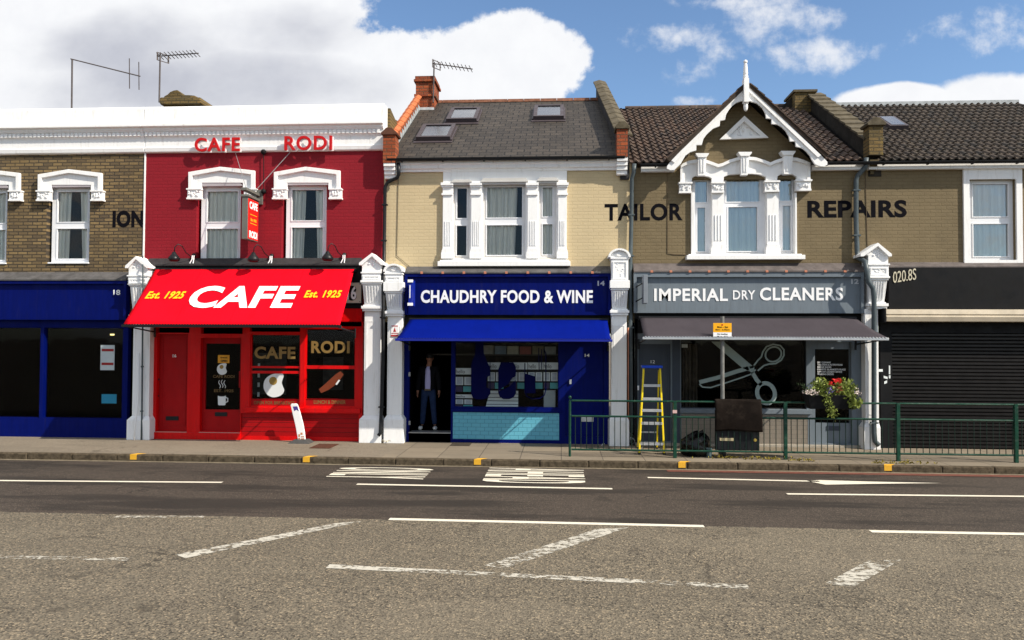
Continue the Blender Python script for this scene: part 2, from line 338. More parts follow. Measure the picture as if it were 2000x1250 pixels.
def thing(name, label, cat, loc, group=None):
    o = bpy.data.objects.new(name, None); COL.objects.link(o); o.location = loc; o.empty_display_size = .2; ORG[o.name] = Vector(loc)
    return tag(o, label, cat, group)
def rc(u0, v0, u1, v1, Y):                 # photo rectangle lying on the plane Y -> X0, X1, Z0, Z1
    um, vm = (u0+u1)/2, (v0+v1)/2
    return P(u0, vm, Y)[0], P(u1, vm, Y)[0], P(um, v1, Y)[1], P(um, v0, Y)[1]
def B(mb, u0, v0, u1, v1, yf, yb):
    a, b, c, d = rc(u0, v0, u1, v1, yf); mb.box(a, b, yf, yb, c, d); return mb
def PO(pts, Y): return [P(a, b, Y) for a, b in pts]
def text(name, s, box, frame, m, parent, bold=.02, thick=.004, shear=0., space=1.0, font_lines=False):
    """text fitted to box=(x0,x1,y0,y1) of the plane frame=(origin, ex, ey)"""
    c = bpy.data.curves.new(name, 'FONT'); c.body = s; c.offset = bold; c.shear = shear; c.space_character = space; c.align_x = 'LEFT'; c.resolution_u = 4
    if font_lines: c.space_line = 1.0
    t = bpy.data.objects.new(name, c); COL.objects.link(t)
    me = bpy.data.meshes.new_from_object(t.evaluated_get(bpy.context.evaluated_depsgraph_get()))
    bpy.data.objects.remove(t); bpy.data.curves.remove(c)
    bm = bmesh.new(); bm.from_mesh(me); bmesh.ops.remove_doubles(bm, verts=bm.verts, dist=1e-5)
    xs = [v.co.x for v in bm.verts]; ys = [v.co.y for v in bm.verts]
    x0, x1, y0, y1 = box; O, ex, ey = [Vector(q) for q in frame]; nn = ex.cross(ey).normalized()
    sx, sy = (x1-x0)/(max(xs)-min(xs)), (y1-y0)/(max(ys)-min(ys)); mx, my = min(xs), min(ys)
    r_ = bmesh.ops.extrude_face_region(bm, geom=list(bm.faces)); top = {e for e in r_['geom'] if isinstance(e, bmesh.types.BMVert)}
    o0 = ORG[parent.name] if parent else O
    for v in bm.verts:
        v.co = O+ex*(x0+(v.co.x-mx)*sx)+ey*(y0+(v.co.y-my)*sy)+nn*(thick if v in top else 0.)-o0
    bmesh.ops.recalc_face_normals(bm, faces=bm.faces)
    bm.to_mesh(me); bm.free(); [setattr(f, 'use_smooth', False) for f in me.polygons]; me.materials.clear(); me.materials.append(m); me.name = name
    o = bpy.data.objects.new(name, me); COL.objects.link(o)
    if parent: o.parent = parent
    else: o.location = o0
    ORG[o.name] = Vector(o0); return o
def wtext(name, s, u0, v0, u1, v1, Y, m, parent, **k):
    a, b, c, d = rc(u0, v0, u1, v1, Y)
    return text(name, s, (a, b, c, d), ((0, Y, 0), (1, 0, 0), (0, 0, 1)), m, parent, **k)
def circ(cx, cz, rx, rz, n=24, a0=0, a1=360): return [(cx+rx*math.cos(math.radians(a0+(a1-a0)*i/n)), cz+rz*math.sin(math.radians(a0+(a1-a0)*i/n))) for i in range(n)]

# ------------------------------------------------------------------ ground
def struct(o): o['kind'] = 'structure'; return o
g = MB(); g.add([(-900,-900,-.16),(900,-900,-.16),(900,900,-.16),(-900,900,-.16)], [(0,1,2,3)]); struct(g.build('ground', ROAD2, org=(0,0,-.16)))
g = MB(); g.add([(-70,-6.95,-.115),(70,-6.95,-.115),(70,-2.5,-.115),(-70,-2.5,-.115)], [(0,1,2,3)]); struct(g.build('road', ROAD1))
rj = random.Random(4)
g = MB(); n_ = 1400; g.v = [p for i in range(n_+1) for p in ((-35+70*i/n_, -40, -.111), (-35+70*i/n_, -6.78+rj.uniform(-.018, .018)+.02*math.sin(i*.013), -.111))]; g.f = [(2*i, 2*i+2, 2*i+3, 2*i+1) for i in range(n_)]; g.add([(-70,-40,-.111),(-35,-40,-.111),(-35,-6.8,-.111),(-70,-6.8,-.111)], [(0,1,2,3)]); g.add([(35,-40,-.111),(70,-40,-.111),(70,-6.8,-.111),(35,-6.8,-.111)], [(0,1,2,3)]); struct(g.build('carriageway', ROAD2))
RZ = -.107
KY = -2.44
g = MB(); XS = -3.4
g.add([(XS,KY+.14,0),(70,KY+.14,0),(70,.25,.004),(XS,.25,.004)], [(0,1,2,3)]); struct(g.build('pavement', PAVE))
g = MB(); g.add([(-70,KY+.14,0),(XS,KY+.14,0),(XS,.25,.004),(-70,.25,.004)], [(0,1,2,3)]); struct(g.build('footway', PAVET))
g = MB(); x = -40.
while x < 40:
    L = .9; j = random.uniform(-.006, .006)
    g.box(x+.004, x+L-.004, KY+j, KY+.145, -.15, .006+random.uniform(-.003, .003)); x += L
struct(g.build('kerb', KERBM, bevel=.02))
g = MB(); g.add([(-70,KY-.11,-.112),(70,KY-.11,-.112),(70,KY+.01,-.110),(-70,KY+.01,-.110)], [(0,1,2,3)])
struct(g.build('gutter', mat('gritty_gutter', (.20, .165, .115), .95, .4, 7., .4, 80.)))
REDSTRIP = mat('faded_red_surface', (.17, .060, .042), .9, .4, 9., .4, 80., dirt=(.10, .07, .05), dscale=4.)
g = MB(); g.add([(1.9,KY-.30,-.1085),(30,KY-.42,-.1085),(30,KY-.10,-.1085),(1.9,KY-.12,-.1085)], [(0,1,2,3)]); struct(g.build('red_road_strip', REDSTRIP))
def mark(pts, m=MARKN, z=RZ):
    q = [G(a, b, z) for a, b in pts]; mk.add([(x, y, z) for x, y in q], [tuple(range(len(q)))])
mk = MB()
def line(u0, v0, u1, v1, wd, m=None, z=RZ):
    (x0, y0), (x1, y1) = G(u0, v0, z), G(u1, v1, z); mk.add([(x0,y0-wd/2,z),(x1,y1-wd/2,z),(x1,y1+wd/2,z),(x0,y0+wd/2,z)], [(0,1,2,3)])
line(-60, 938, 434, 942, .10); line(697, 945.5, 1196, 954.5, .10); line(1537, 964.5, 2060, 970, .10); line(1265, 932.5, 1600, 940, .10)
mark([(1575, 939), (1612, 946.5), (1700, 945), (1785, 944), (1840, 943.5), (1700, 940.5), (1600, 937.5)])
line(760, 1013.5, 1375, 1027.5, .115); line(1700, 1037.5, 2070, 1044, .115)
struct(mk.build('lane_marking', MARKN))
mk = MB()
line(640, 1105.5, 1462, 1146, .13); line(225, 1009, 400, 1009, .10); line(-100, 1085, 255, 1092, .12)
def slash(a, b, c, d): mark([a, b, c, d])
slash((342, 1083), (362, 1090), (710, 1018), (660, 1021))
slash((945, 1104), (985, 1110), (1228, 1030), (1165, 1033))
slash((1612, 1139), (1666, 1147), (1760, 1093), (1695, 1095))
struct(mk.build('worn_road_marking', MARKW))
for s_, cs in (('AHEAD', ((937, 942), (1146, 945), (960, 912.5), (1139, 917.5))), ('ONLY', ((621, 932), (820, 937), (678, 912), (856, 915.5)))):
    q = [Vector((*G(a, b, RZ), RZ)) for a, b in cs]       # low-left, low-right, high-left, high-right
    xa = (q[0].x+q[2].x)/2; xb = (q[1].x+q[3].x)/2; ya = (q[2].y+q[3].y)/2; yb = (q[0].y+q[1].y)/2
    struct(text('road_lettering', s_, (0, ya-yb, 0, xb-xa), ((xa, ya, RZ), (0, -1, 0), (1, 0, 0)), MARKN, None, bold=.012, thick=.003, space=1.1))
for uu in (225, 588, 932, 1325, 1702):                    # yellow loading marks on the kerb
    x0 = G(uu-6, 897, .01)[0]; x1 = x0+.13
    mk = MB(); mk.box(x0, x1, KY-.008, KY+.02, -.085, .012); mk.add([(x0,KY,.0125),(x1,KY,.0125),(x1+.12,KY+.15,.0125),(x0+.06,KY+.15,.0125)], [(0,1,2,3)])
    struct(mk.build('kerb_marking', MARKY))

# ------------------------------------------------------------------ shared builders
def window(parent, outer, panes, Y, pane_mat=GLASSU, curtain=True, frame_mat=WHITE2, head=None, cseed=0, gap=None, depth=.06, name='window'):
    """uPVC window: frame (thing's part) > panes, curtain"""
    X0, X1, Z0, Z1 = outer
    hs = panes
    f = MB().panel(X0, X1, Z0, Z1, hs, Y, Y+depth)
    for h in hs:                                         # glazing beads
        f.panel(h[0]-.022, h[1]+.022, h[2]-.022, h[3]+.022, [h], Y-.012, Y)
    fo = f.build(name, frame_mat, parent, bevel=.004)
    for h in hs: MB().add([(h[0],Y+.03,h[2]),(h[1],Y+.03,h[2]),(h[1],Y+.03,h[3]),(h[0],Y+.03,h[3])], [(0,1,2,3)]).build('pane', pane_mat, fo)
    if curtain:
        c = MB(); n = max(30, int((X1-X0)*110)); k = len(c.v)
        rnd = random.Random(cseed); ph = rnd.random()*6
        segs = [(X0, X1)] if gap is None else [(X0, X0+(X1-X0)*gap[0]), (X0+(X1-X0)*gap[1], X1)]
        for (a, b) in segs:
            n = max(14, int((b-a)*95)); k = len(c.v)
            for i in range(n+1):
                t = i/n; x = a+(b-a)*t
                for q, z in enumerate((Z0, (Z0+Z1)/2, Z1)):
                    y = Y+.09+.034*math.sin(t*(b-a)*46+ph+q*.4)+.014*math.sin(t*(b-a)*121+ph*2)
                    pull = (gap is not None) and .06*(1-q/2)*(1 if a == X0 else -1)*abs(t-(0 if a == X0 else 1))
                    c.v.append((x-(pull or 0), y, z))
            for i in range(n):
                for q in (0, 1): a_ = k+i*3+q; c.f.append((a_, a_+3, a_+4, a_+1))
        c.build('curtain', CURT, fo, smooth=True)
    return fo
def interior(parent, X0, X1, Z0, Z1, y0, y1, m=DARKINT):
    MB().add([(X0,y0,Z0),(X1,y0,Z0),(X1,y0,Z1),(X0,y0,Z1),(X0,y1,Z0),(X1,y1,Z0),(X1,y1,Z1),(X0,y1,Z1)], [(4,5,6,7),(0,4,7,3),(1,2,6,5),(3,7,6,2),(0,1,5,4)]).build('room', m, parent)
def ornament(mb, X0, X1, Z0, Z1, y, n=16, seed=1, r=.035):
    rnd = random.Random(seed)
    for i in range(n):
        rr = rnd.uniform(.5, 1.)*r; a = rnd.uniform(0, 3)
        mb.ball((rnd.uniform(X0+rr, X1-rr), y, rnd.uniform(Z0+rr, Z1-rr)), rr, 7, 5, (.5+.6*abs(math.cos(a)), .7, .5+.7*abs(math.sin(a))))
XA, XB, XC, XD = -9.40, -3.93, 1.50, 6.42               # party lines between the houses
XL, XR = -14.85, 11.9
ZB = 2.62                                                # underside of the upper walls
cafe = thing('terraced_shop', 'crimson painted brick shop house with white parapet and bright red shopfront', 'building', (-6.65, 4, 0), 'shop houses of the terrace')
wine = thing('terraced_shop', 'cream painted brick shop house with slate roof and royal blue shopfront', 'building', (-1.2, 4, 0), 'shop houses of the terrace')
clean = thing('terraced_shop', 'brown painted brick shop house with white carved gable and grey shopfront', 'building', (3.95, 4, 0), 'shop houses of the terrace')
lefth = thing('terraced_shop', 'unpainted stock brick shop house under white parapet left of the crimson house', 'building', (-12.1, 4, 0), 'shop houses of the terrace')
righth = thing('terraced_shop', 'brown painted brick house with black shuttered shop at the right end', 'building', (9.1, 4, 0), 'shop houses of the terrace')

# ------------------------------------------------------------------ white parapet and cornice (cafe and left house)
def parapet(parent, X0, X1, rounded=False):
    zt = 7.50; z = lambda v: P(500, v, -.12)[1]
    zs = dict(a=z(204), b=z(241), c=z(246), d=z(251), e=z(254), f=z(262), g=z(265), h=z(284), i=z(292))
    prof = [(.28, zs['a']), (-.06, zs['a']), (-.10, zs['a']-.05), (-.115, zs['b']+.02), (-.21, zs['b']), (-.21, zs['c']), (-.145, zs['c']-.005), (-.14, zs['d']), (-.125, zs['d']-.01), (-.12, zs['e']), (-.09, zs['e']-.01),
            (-.085, zs['f']), (-.07, zs['f']-.01), (-.05, zs['g']-.02), (-.045, zs['h']), (-.075, zs['h']-.01), (-.06, zs['i']-.01), (-.02, zs['i']-.03), (.1, zs['i']-.03), (.28, zs['i'])]
    p_ = MB().xprism(prof, X0, X1).build('cornice', WHITE, parent, bevel=.008)
    d = MB(); x = X0+.03
    while x < X1-.06: d.box(x, x+.055, -.118, -.082, zs['f'], zs['e']-.012); x += .098
    d.build('dentil_course', WHITE, p_)
    return p_
parapet(cafe, XA+.006, XB+.0); parapet(lefth, XL, XA-.006)

def brick_window(parent, dx, hood=True, cs=0, which=0, gap=None, ymat=GLASSU):
    """tall sash style window of the crimson house; dx shifts it along the street"""
    if which == 0: o, g1, g2, hd = (393, 366, 473, 513), (405.4, 374, 465, 433), (403.5, 447, 464.5, 506.6), 0
    else: o, g1, g2, hd = (559, 364, 640, 512), (570.6, 371, 631.5, 430.6), (570, 444.6, 630.5, 504), 167
    sh = lambda q: (q[0]+dx, q[1]+dx, q[2], q[3])
    oo = sh(rc(*o, .09)); fo = window(parent, oo, [sh(rc(*g1, .09)), sh(rc(*g2, .09))], .09, ymat, cseed=cs, gap=gap)
    a, b, c, d = oo
    h = MB(); h.prism([(a-.03, d), (b+.04, d), (b+.04, d+.03), (b-.05, d+.11), (a+.04, d+.11), (a-.03, d+.03)], -.05, .14); h.build('shutter_box', mat('pale_mauve_plastic', (.42, .38, .40), .5, .1), fo, bevel=.005)
    MB().box(a-.01, b+.01, -.03, .14, c-.035, c).build('sill', WHITE2, fo, bevel=.005)
    if hood:
        L = lambda pts, Y: [(p[0]+dx, p[1]) for p in PO([(q[0]+hd, q[1]) for q in pts], Y)]
        m_ = MB()
        m_.prism(L([(368.3, 337), (429.7, 327), (496, 334.5), (496, 368), (474, 368), (474, 357), (394, 357), (394, 369), (368.3, 369)], -.06), -.06, .0)
        ho = m_.build('hood', WHITE, parent, bevel=.006)
        r_ = MB()
        r_.prism(L([(367.5, 336), (429.7, 325.5), (429.7, 333), (375, 343), (375, 369), (367.5, 369)], -.12), -.12, -.058)
        r_.prism(L([(429.7, 325.5), (497, 333), (497, 369), (489.5, 369), (489.5, 340.5), (429.7, 333)], -.12), -.12, -.058)
        r_.build('hood_moulding', WHITE, ho, bevel=.006)
        for k, (p0, p1) in enumerate(((364.6, 393), (475, 500.5))):
            q = rc(p0+hd, 368, p1+hd, 389, -.1); q = sh(q); c_ = MB(); c_.box(q[0]+.015, q[1]-.015, -.10, .0, q[2]+.03, q[3]-.02); c_.box(q[0], q[1], -.13, .0, q[3]-.03, q[3]); c_.box(q[0], q[1], -.115, .0, q[2], q[2]+.035)
            ornament(c_, q[0]+.02, q[1]-.02, q[2]+.04, q[3]-.03, -.105, 14, 5+k)
            c_.build('corbel', WHITE, ho)
    return oo
# ------------------------------------------------------------------ cafe building (16)
zc = P(500, 292, 0)[1]
def opening(o, dl=0., dx=0): return (o[0]-dl+dx, o[1]+.0+dx, o[2]-.03, o[3]+.1)
w1 = brick_window(cafe, 0, True, 3, 0); w2 = brick_window(cafe, 0, True, 4, 1, gap=(.44, .66))
MB().panel(XA, XB, ZB, zc, [opening(w1, .07), opening(w2, .07)], 0, .24, True).build('wall', RED_WALL, cafe)
MB().box(XA+.0, XB, .25, 8, ZB, zc+.7).build('rear_wall', STOCK, cafe) if False else None
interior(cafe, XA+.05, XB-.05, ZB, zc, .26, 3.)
MB().xprism([(.28, 7.3), (4, 7.9), (8, 7.3), (8, 0), (7.8, 0), (7.8, 7.1), (4, 7.7), (.28, 7.1)], XA+.01, XB-.01).build('roof', COPING, cafe)
MB().box(XA-.02, XA+.012, -.02, .0, 3.6, zc-.02).build('corner_strip', WHITE, cafe)
# mounted letters
for s_, q in (('CAFE', (381, 269, 469, 296)), ('RODI', (556, 265.5, 649, 293.5))):
    wtext('raised_lettering', s_, *q, -.14, mat('letter_red', (.50, .004, .006), .4, .08), cafe, bold=.02, thick=.03, space=1.12)
    ow = wtext('letter_back_plate', s_, q[0]+2.6, q[1]+2.2, q[2]+2.6, q[3]+2.2, -.139+.024, LETW, cafe, bold=.03, thick=.02, space=1.12)
    a, b, c, d = rc(*q, -.12); st = MB()
    for i in range(4):
        x = a+(b-a)*(.12+.25*i); st.tube([(x, -.115, (c+d)/2), (x, -.04, (c+d)/2)], .008, 6)
    st.build('letter_stud', STEEL, cafe)
# hanging sign with bracket and guy wires
hs = thing('hanging_sign', 'red projecting sign box hanging from a bracket on the crimson wall', 'sign', (*[P(500, 430, -.5)[0], -.5], P(500, 476, -.5)[1]))
sy0, sy1 = -.72, -.14; sx0, sx1 = P(472, 430, sy0)[0], P(483.5, 430, sy0)[0]; sz0, sz1 = P(483, 466.5, sy0)[1], P(485, 384, sy0)[1]
MB().box(sx0, sx1, sy0, sy1, sz0, sz1).build('sign_box', mat('grey_green_metal', (.14, .14, .125), .45, .15), hs, bevel=.006)
mf = MB(); mf.box(sx1, sx1+.006, sy0+.02, sy1-.02, sz0+.02, sz1-.03); mf.build('sign_face', mat('sign_red', (.85, .015, .01), .35, .05), hs)
fr = ((sx1+.0062, 0, 0), (0, 1, 0), (0, 0, 1)); hh = sz1-sz0
text('lettering', 'CAFE', (sy0+.08, sy1-.07, sz1-.23*hh-.03, sz1-.05*hh-.03), fr, LETW, hs, bold=.04, thick=.004)
text('lettering', 'RODI', (sy0+.08, sy1-.07, sz0+.05*hh, sz0+.22*hh), fr, LETW, hs, bold=.04, thick=.004)
text('small_lettering', 'Est. 1925', (sy0+.15, sy1-.12, sz0+.45*hh, sz0+.52*hh), fr, mat('sign_yellow', (.85, .5, .02), .4, .05), hs, bold=.02, thick=.004)
mb = MB()
for q in (.39, .60): mb.box(sx1+.006, sx1+.0095, sy0+.12, sy1-.10, sz0+q*hh, sz0+q*hh+.012)
mb.build('rule_line', mat('sign_yellow', (.85, .5, .02)), hs)
mb = MB(); mb.box(sx0-.02, sx1+.03, sy0-.02, sy1+.02, sz1, sz1+.05); mb.box(sx0+.0, sx1, sy0-.06, -.02, sz1+.13, sz1+.19); mb.box(sx0-.03, sx1+.05, -.05, .0, sz1-.05, sz1+.28)
mb.build('bracket', mat('grey_green_metal', (.14, .14, .125)), hs, bevel=.005)
mb = MB(); xm = (sx0+sx1)/2
mb.tube([(xm, -.65, sz1+.18), (P(460, 295, -.05)[0], -.05, P(460, 299, -.05)[1])], .006, 5); mb.tube([(xm+.03, -.30, sz1+.18), (P(567, 297, -.05)[0], -.05, P(567, 297, -.05)[1])], .008, 5)
mb.build('guy_wire', STEEL, hs)
mb = MB(); px, pz = P(515, 297, -.05); mb.ball((px, -.06, pz), .06); px2, pz2 = P(515, 374, -.05); mb.ball((px2, -.06, pz2), .06); mb.tube([(px, -.05, pz), (px2, -.05, pz2)], .01, 6)
mb.build('cable_gland', BLACK, hs)
# black head of the shopfront with lead on top
def flash(parent, X0, X1, ztop, zfront, yfront, m=LEAD, clips=None):
    f = MB().xprism([(0.0, ztop), (yfront-.02, zfront), (yfront-.02, zfront-.035), (0., ztop-.10)], X0, X1).build('lead_flashing', m, parent, bevel=.004)
    if clips:
        c = MB(); x = X0+.35
        while x < X1-.2: c.box(x, x+.055, yfront-.028, yfront-.02, zfront-.04, zfront-.004); c.xprism([(yfront-.022, zfront+.003), (yfront+.03, zfront+.02), (yfront+.03, zfront+.016), (yfront-.022, zfront-.004)], x, x+.05); x += clips
        c.build('copper_clip', mat('copper', (.50, .20, .12), .4, .3, metal=.5), f)
    return f
X0, X1, _, _ = rc(286, 500, 704, 520, -.12)
zt, zf = P(500, 504, 0)[1], P(500, 516, -.15)[1]
flash(cafe, X0, X1, zt, zf, -.15, mat('dark_bitumen', (.035, .033, .035), .6, .3, 8., .3))
mb = MB(); q = rc(286, 517, 704, 602, -.12); mb.box(q[0], q[1], -.12, .0, q[2], q[3]-.005); mb.build('fascia_board', BLACK, cafe, bevel=.005)
q = rc(640, 602, 707, 638, -.10); mb = MB().box(P(286, 620, -.1)[0], q[1], -.10, .0, q[2], q[3]); mb.build('fascia_lower', RED, cafe, bevel=.005)
# number plate
npl = thing('number_plate', 'cream enamel number plate behind the right end of the red awning', 'sign', (P(690, 590, -.14)[0], -.14, P(690, 590, -.14)[1]))
q = rc(668, 552, 706, 592, -.14); MB().box(q[0], q[1], -.155, -.122, q[2], q[3]).build('plate', CREAMPL, npl, bevel=.006)
MB().panel(q[0]-.02, q[1]+.02, q[2]-.02, q[3]+.02, [(q[0], q[1], q[2], q[3])], -.162, -.122).build('border', BLACK, npl)
mb = MB()
for kx in (q[0]+.03, q[1]-.03):
    for kz in (q[2]+.03, q[3]-.03): mb.ball((kx, -.157, kz), .012, 6, 4)
mb.build('stud', BLACK, npl)
cx, cz = P(687, 572, -.16)
MB().prism(circ(cx, cz+.075, .10, .085)[::1], -.158, -.154).build('black_disc', BLACK, npl); MB().prism(circ(cx, cz-.07, .11, .10), -.1585, -.1545).build('black_disc', BLACK, npl)
wtext('numeral', '16', 678, 559, 696, 585, -.160, LETW, npl, bold=.03, thick=.004)

def awning(name, label, top, bot, yt, yb, m, barm, seams, valance=.0, armz=None, group='retracting shop awnings'):
    """top=(u0,v0,u1,v1) along the wall, bot=(u0,v0,u1,v1) front edge"""
    a, b = P(top[0], top[1], yt), P(top[2], top[3], yt); c, d = P(bot[0], bot[1], yb), P(bot[2], bot[3], yb)
    zt_ = (a[1]+b[1])/2; zb_ = (c[1]+d[1])/2
    t = thing(name, label, 'awning', ((a[0]+b[0])/2, yt, zb_), group)
    A, Bq, C, Dq = Vector((a[0], yt, zt_)), Vector((b[0], yt, zt_)), Vector((c[0], yb, zb_)), Vector((d[0], yb, zb_))
    mb = MB(); nx, nz = 40, 12; k = 0
    for i in range(nx+1):
        for j in range(nz+1):
            s_, r_ = i/nx, j/nz; p = (A.lerp(Bq, s_)).lerp(C.lerp(Dq, s_), r_); p.z -= .018*math.sin(math.pi*r_)*(1+.3*math.sin(s_*9)); mb.v.append(tuple(p))
    for i in range(nx):
        for j in range(nz): q = i*(nz+1)+j; mb.f.append((q, q+1, q+nz+2, q+nz+1))
    o = mb.build('canopy', m, t, smooth=True); so_ = o.modifiers.new('s', 'SOLIDIFY'); so_.thickness = .006; so_.offset = -1
    if seams:
        sm = MB()
        for s_ in seams:
            pts = []
            for j in range(9):
                r_ = j/8; p = A.lerp(Bq, s_).lerp(C.lerp(Dq, s_), r_); p.z += -.018*math.sin(math.pi*r_)*(1+.3*math.sin(s_*9))+.003; pts.append(p)
            sm.tube(pts, .004, 4)
        sm.build('seam', m, o)
    hm = MB(); n = int((Dq.x-C.x)/.058)
    for i in range(n):
        x = C.x+(Dq.x-C.x)*(i+.5)/n; hm.box(x-.013, x+.013, yb-.038, yb-.028, zb_-.010, zb_+.006)
    hm.build('hem_stitching', barm, t)
    MB().box(C.x-.03, Dq.x+.03, yb-.03, yb+.03, zb_-.06, zb_-.008).build('front_bar', barm, t, bevel=.008)
    MB().box(A.x-.03, Bq.x+.03, yt+.001, yt+.12, zt_-.06, zt_+.03).build('roller_box', BLKPL, t, bevel=.01)
    for sgn, E_, T_ in ((-1, C, A), (1, Dq, Bq)):
        ar = MB(); wx = T_.x+sgn*(.02); z0 = zb_-.10
        mid = Vector(((wx*.75+(C.x+Dq.x)/2*.25), yt+(yb-yt)*.45, z0))
        ar.tube([(wx, yt+.08, z0-.05), (wx, yt+.02, z0-.04), (E_.x-sgn*.05, yb+.02, zb_-.045)], .016, 6); ar.tube([(wx, yt+.06, z0+.05), (wx, yt+.06, z0-.16)], .022, 6)
        ar.build('arm', BLKPL, t)
    ex = Vector((1, 0, 0)); ey = (A-C); ey.x = 0; ey.normalize()
    n = ex.cross(ey).normalized(); O = Vector((0, yb, zb_))
    def fr(u0, v0, u1, v1):
        out = []
        for (u_, v_) in ((u0, (v0+v1)/2), (u1, (v0+v1)/2), ((u0+u1)/2, v1), ((u0+u1)/2, v0)):
            dd = Vector(ray(u_, v_)); cc = Vector((0, -D, H)); tt = (O-cc).dot(n)/dd.dot(n); p = cc+dd*tt-O; out.append((p.dot(ex), p.dot(ey)))
        return (out[0][0], out[1][0], out[2][1], out[3][1])
    return t, fr, (O+n*.006, ex, ey)
aw, fr_, plane = awning('awning', 'bright red sloping awning with big white slanted letters', (303.5, 526, 691.5, 526), (241, 634.5, 664, 633), -.22, -1.62, AWRED, BLKPL, (.235, .49, .75))
text('lettering', 'CAFE', fr_(372, 559, 578, 602), plane, LETW, aw, bold=.034, thick=.003, shear=.03, space=1.05)
AWY = mat('awning_yellow', (.90, .50, .01), .6, .05)
text('small_lettering', 'Est. 1925', fr_(287, 569.5, 360, 584), plane, AWY, aw, bold=.035, thick=.003, shear=.08, space=1.12)
text('small_lettering', 'Est. 1925', fr_(596, 567.5, 666, 582), plane, AWY, aw, bold=.035, thick=.003, shear=.08, space=1.12)
# gooseneck lamps
LP = [(340, 502, 'gooseneck lamp with black bowl above the left end of the red awning'), (495, 503, 'gooseneck lamp with black bowl below the hanging red sign'), (640, 501, 'gooseneck lamp with black bowl above the right end of the red awning')]
first = None
for i, (lu, lv, lab) in enumerate(LP):
    x, z = P(lu, lv, -.45)
    if i == 0:
        t = thing('gooseneck_lamp', lab, 'lamp', (x, -.45, z), 'gooseneck lamps over the red awning')
        MB().lathe((x, -.45, 0), [(.012, z+.12), (.035, z+.11), (.05, z+.07), (.085, z+.03), (.12, z-.02), (.125, z-.06), (.10, z-.085), (.085, z-.095)], 16).build('shade', BLKPL, t, smooth=True)
        MB().tube([(x, -.45, z+.10), (x+.01, -.44, z+.22), (x+.06, -.40, z+.29), (x+.12, -.33, z+.25), (x+.16, -.24, z+.12), (x+.21, -.12, z+.05), (x+.25, -.02, z+.06)], .011, 6).build('arm', BLKPL, t, smooth=True)
        MB().ball((x+.25, -.05, z+.08), .05, 8, 6).build('wall_mount', BLKPL, t, smooth=True)
        MB().tube([(x+.235, -.10, z+.07), (x+.24, -.12, z-.02), (x+.20, -.14, z-.11)], .012, 6).build('conduit', LETW, t); first = t; kids = list(t.children)
        for q in range(1, 2): MB().tube([(x+.275, -.10, z+.07), (x+.28, -.12, z-.02), (x+.275, -.14, z-.11)], .012, 6).build('conduit', LETW, t)
        kids = list(bpy.data.objects[t.name].children) if False else [o for o in COL.objects if o.parent is t]
    else:
        t = first.copy(); COL.objects.link(t); t.location = (x, -.45, z); t['label'] = lab
        for k_ in kids: c_ = k_.copy(); COL.objects.link(c_); c_.parent = t
# --- cafe shopfront
yS = -.10; bx = P(284, 750, yS)[0]; bx2 = P(708, 750, yS)[0]
def rcs(*a, Y=yS): return rc(*a, Y)
d1, d2 = rcs(306, 652, 366, 843), rcs(391, 660, 470, 843)
tr1, tr2 = rcs(306, 640, 370, 650), rcs(393, 640, 474, 652)
wa = rcs(488, 652, 586, 795); wb = rcs(595, 641, 694, 795); wtop = rcs(488, 640, 586, 648); stall = rcs(470, 808, 701, 853)
zb_ = .0
front = MB().panel(bx, bx2, .0, 2.62, [d1, d2, tr1, tr2, wa, wb, wtop, (stall[0], bx2-.08, stall[2], stall[3])], yS, .02)
fo = front.build('shopfront', RED, cafe, bevel=.004)
MB().box(stall[0], bx2-.08, yS+.035, yS+.06, stall[2], stall[3]).build('stall_riser', RED_D, fo)
mb = MB()
for i in range(1, 5): z = stall[2]+(stall[3]-stall[2])*i/5; mb.box(stall[0], bx2-.08, yS+.033, yS+.036, z-.003, z+.003)
mb.build('riser_groove', BLACK, fo)
sl = rcs(476, 797, 703, 806, Y=-.17); MB().box(sl[0], sl[1], -.17, yS, sl[2], sl[3]).build('sill', RED, fo, bevel=.006)
st = rcs(292, 845, 469, 861, Y=-.13); MB().box(st[0], st[1], -.14, yS, 0, st[3]).build('step', RED, fo, bevel=.006)
mb = MB(); mb.box(d1[0], d1[1], -.13, yS+.1, st[3], st[3]+.012); mb.box(d2[0], d2[1], -.13, yS+.1, st[3]+.001, st[3]+.012); mb.build('threshold', mat('pale_threshold', (.5, .3, .26), .5), fo)
# doors
def door(parent, r_, Y, m, glass_rect=None, label=None, name='door', beads=True):
    o = MB().panel(*r_, [glass_rect] if glass_rect else [], Y, Y+.045).build(name, m, parent, bevel=.004)
    if label: o['label'] = label
    if glass_rect:
        h = glass_rect; MB().add([(h[0],Y+.02,h[2]),(h[1],Y+.02,h[2]),(h[1],Y+.02,h[3]),(h[0],Y+.02,h[3])], [(0,1,2,3)]).build('pane', GLASS, o)
    return o
dd1 = door(cafe, d1, .0, RED_D, None, 'plain red flat panel door numbered in white')
mb = MB(); mb.panel(d1[0]+.08, d1[1]-.08, d1[2]+.12, d1[3]-.1, [(d1[0]+.09, d1[1]-.09, d1[2]+.13, d1[3]-.11)], -.006, .0); mb.build('moulding', RED_D, dd1)
q = rcs(324, 813, 349, 821, Y=.0); MB().box(q[0], q[1], -.014, .0, q[2], q[3]).build('letter_plate', BLKPL, dd1, bevel=.004)
mb = MB(); x, z = P(310, 741, 0); mb.ball((x, -.02, z), .028, 8, 6); x, z = P(310, 773, 0); mb.ball((x, -.02, z), .02, 8, 6); mb.build('lock', BLKPL, dd1)
wtext('numeral', '16', 337.5, 692, 344.5, 698, -.002, LETW, dd1, bold=.02, thick=.003)
g2_ = rcs(401.5, 671, 469, 800, Y=.0)
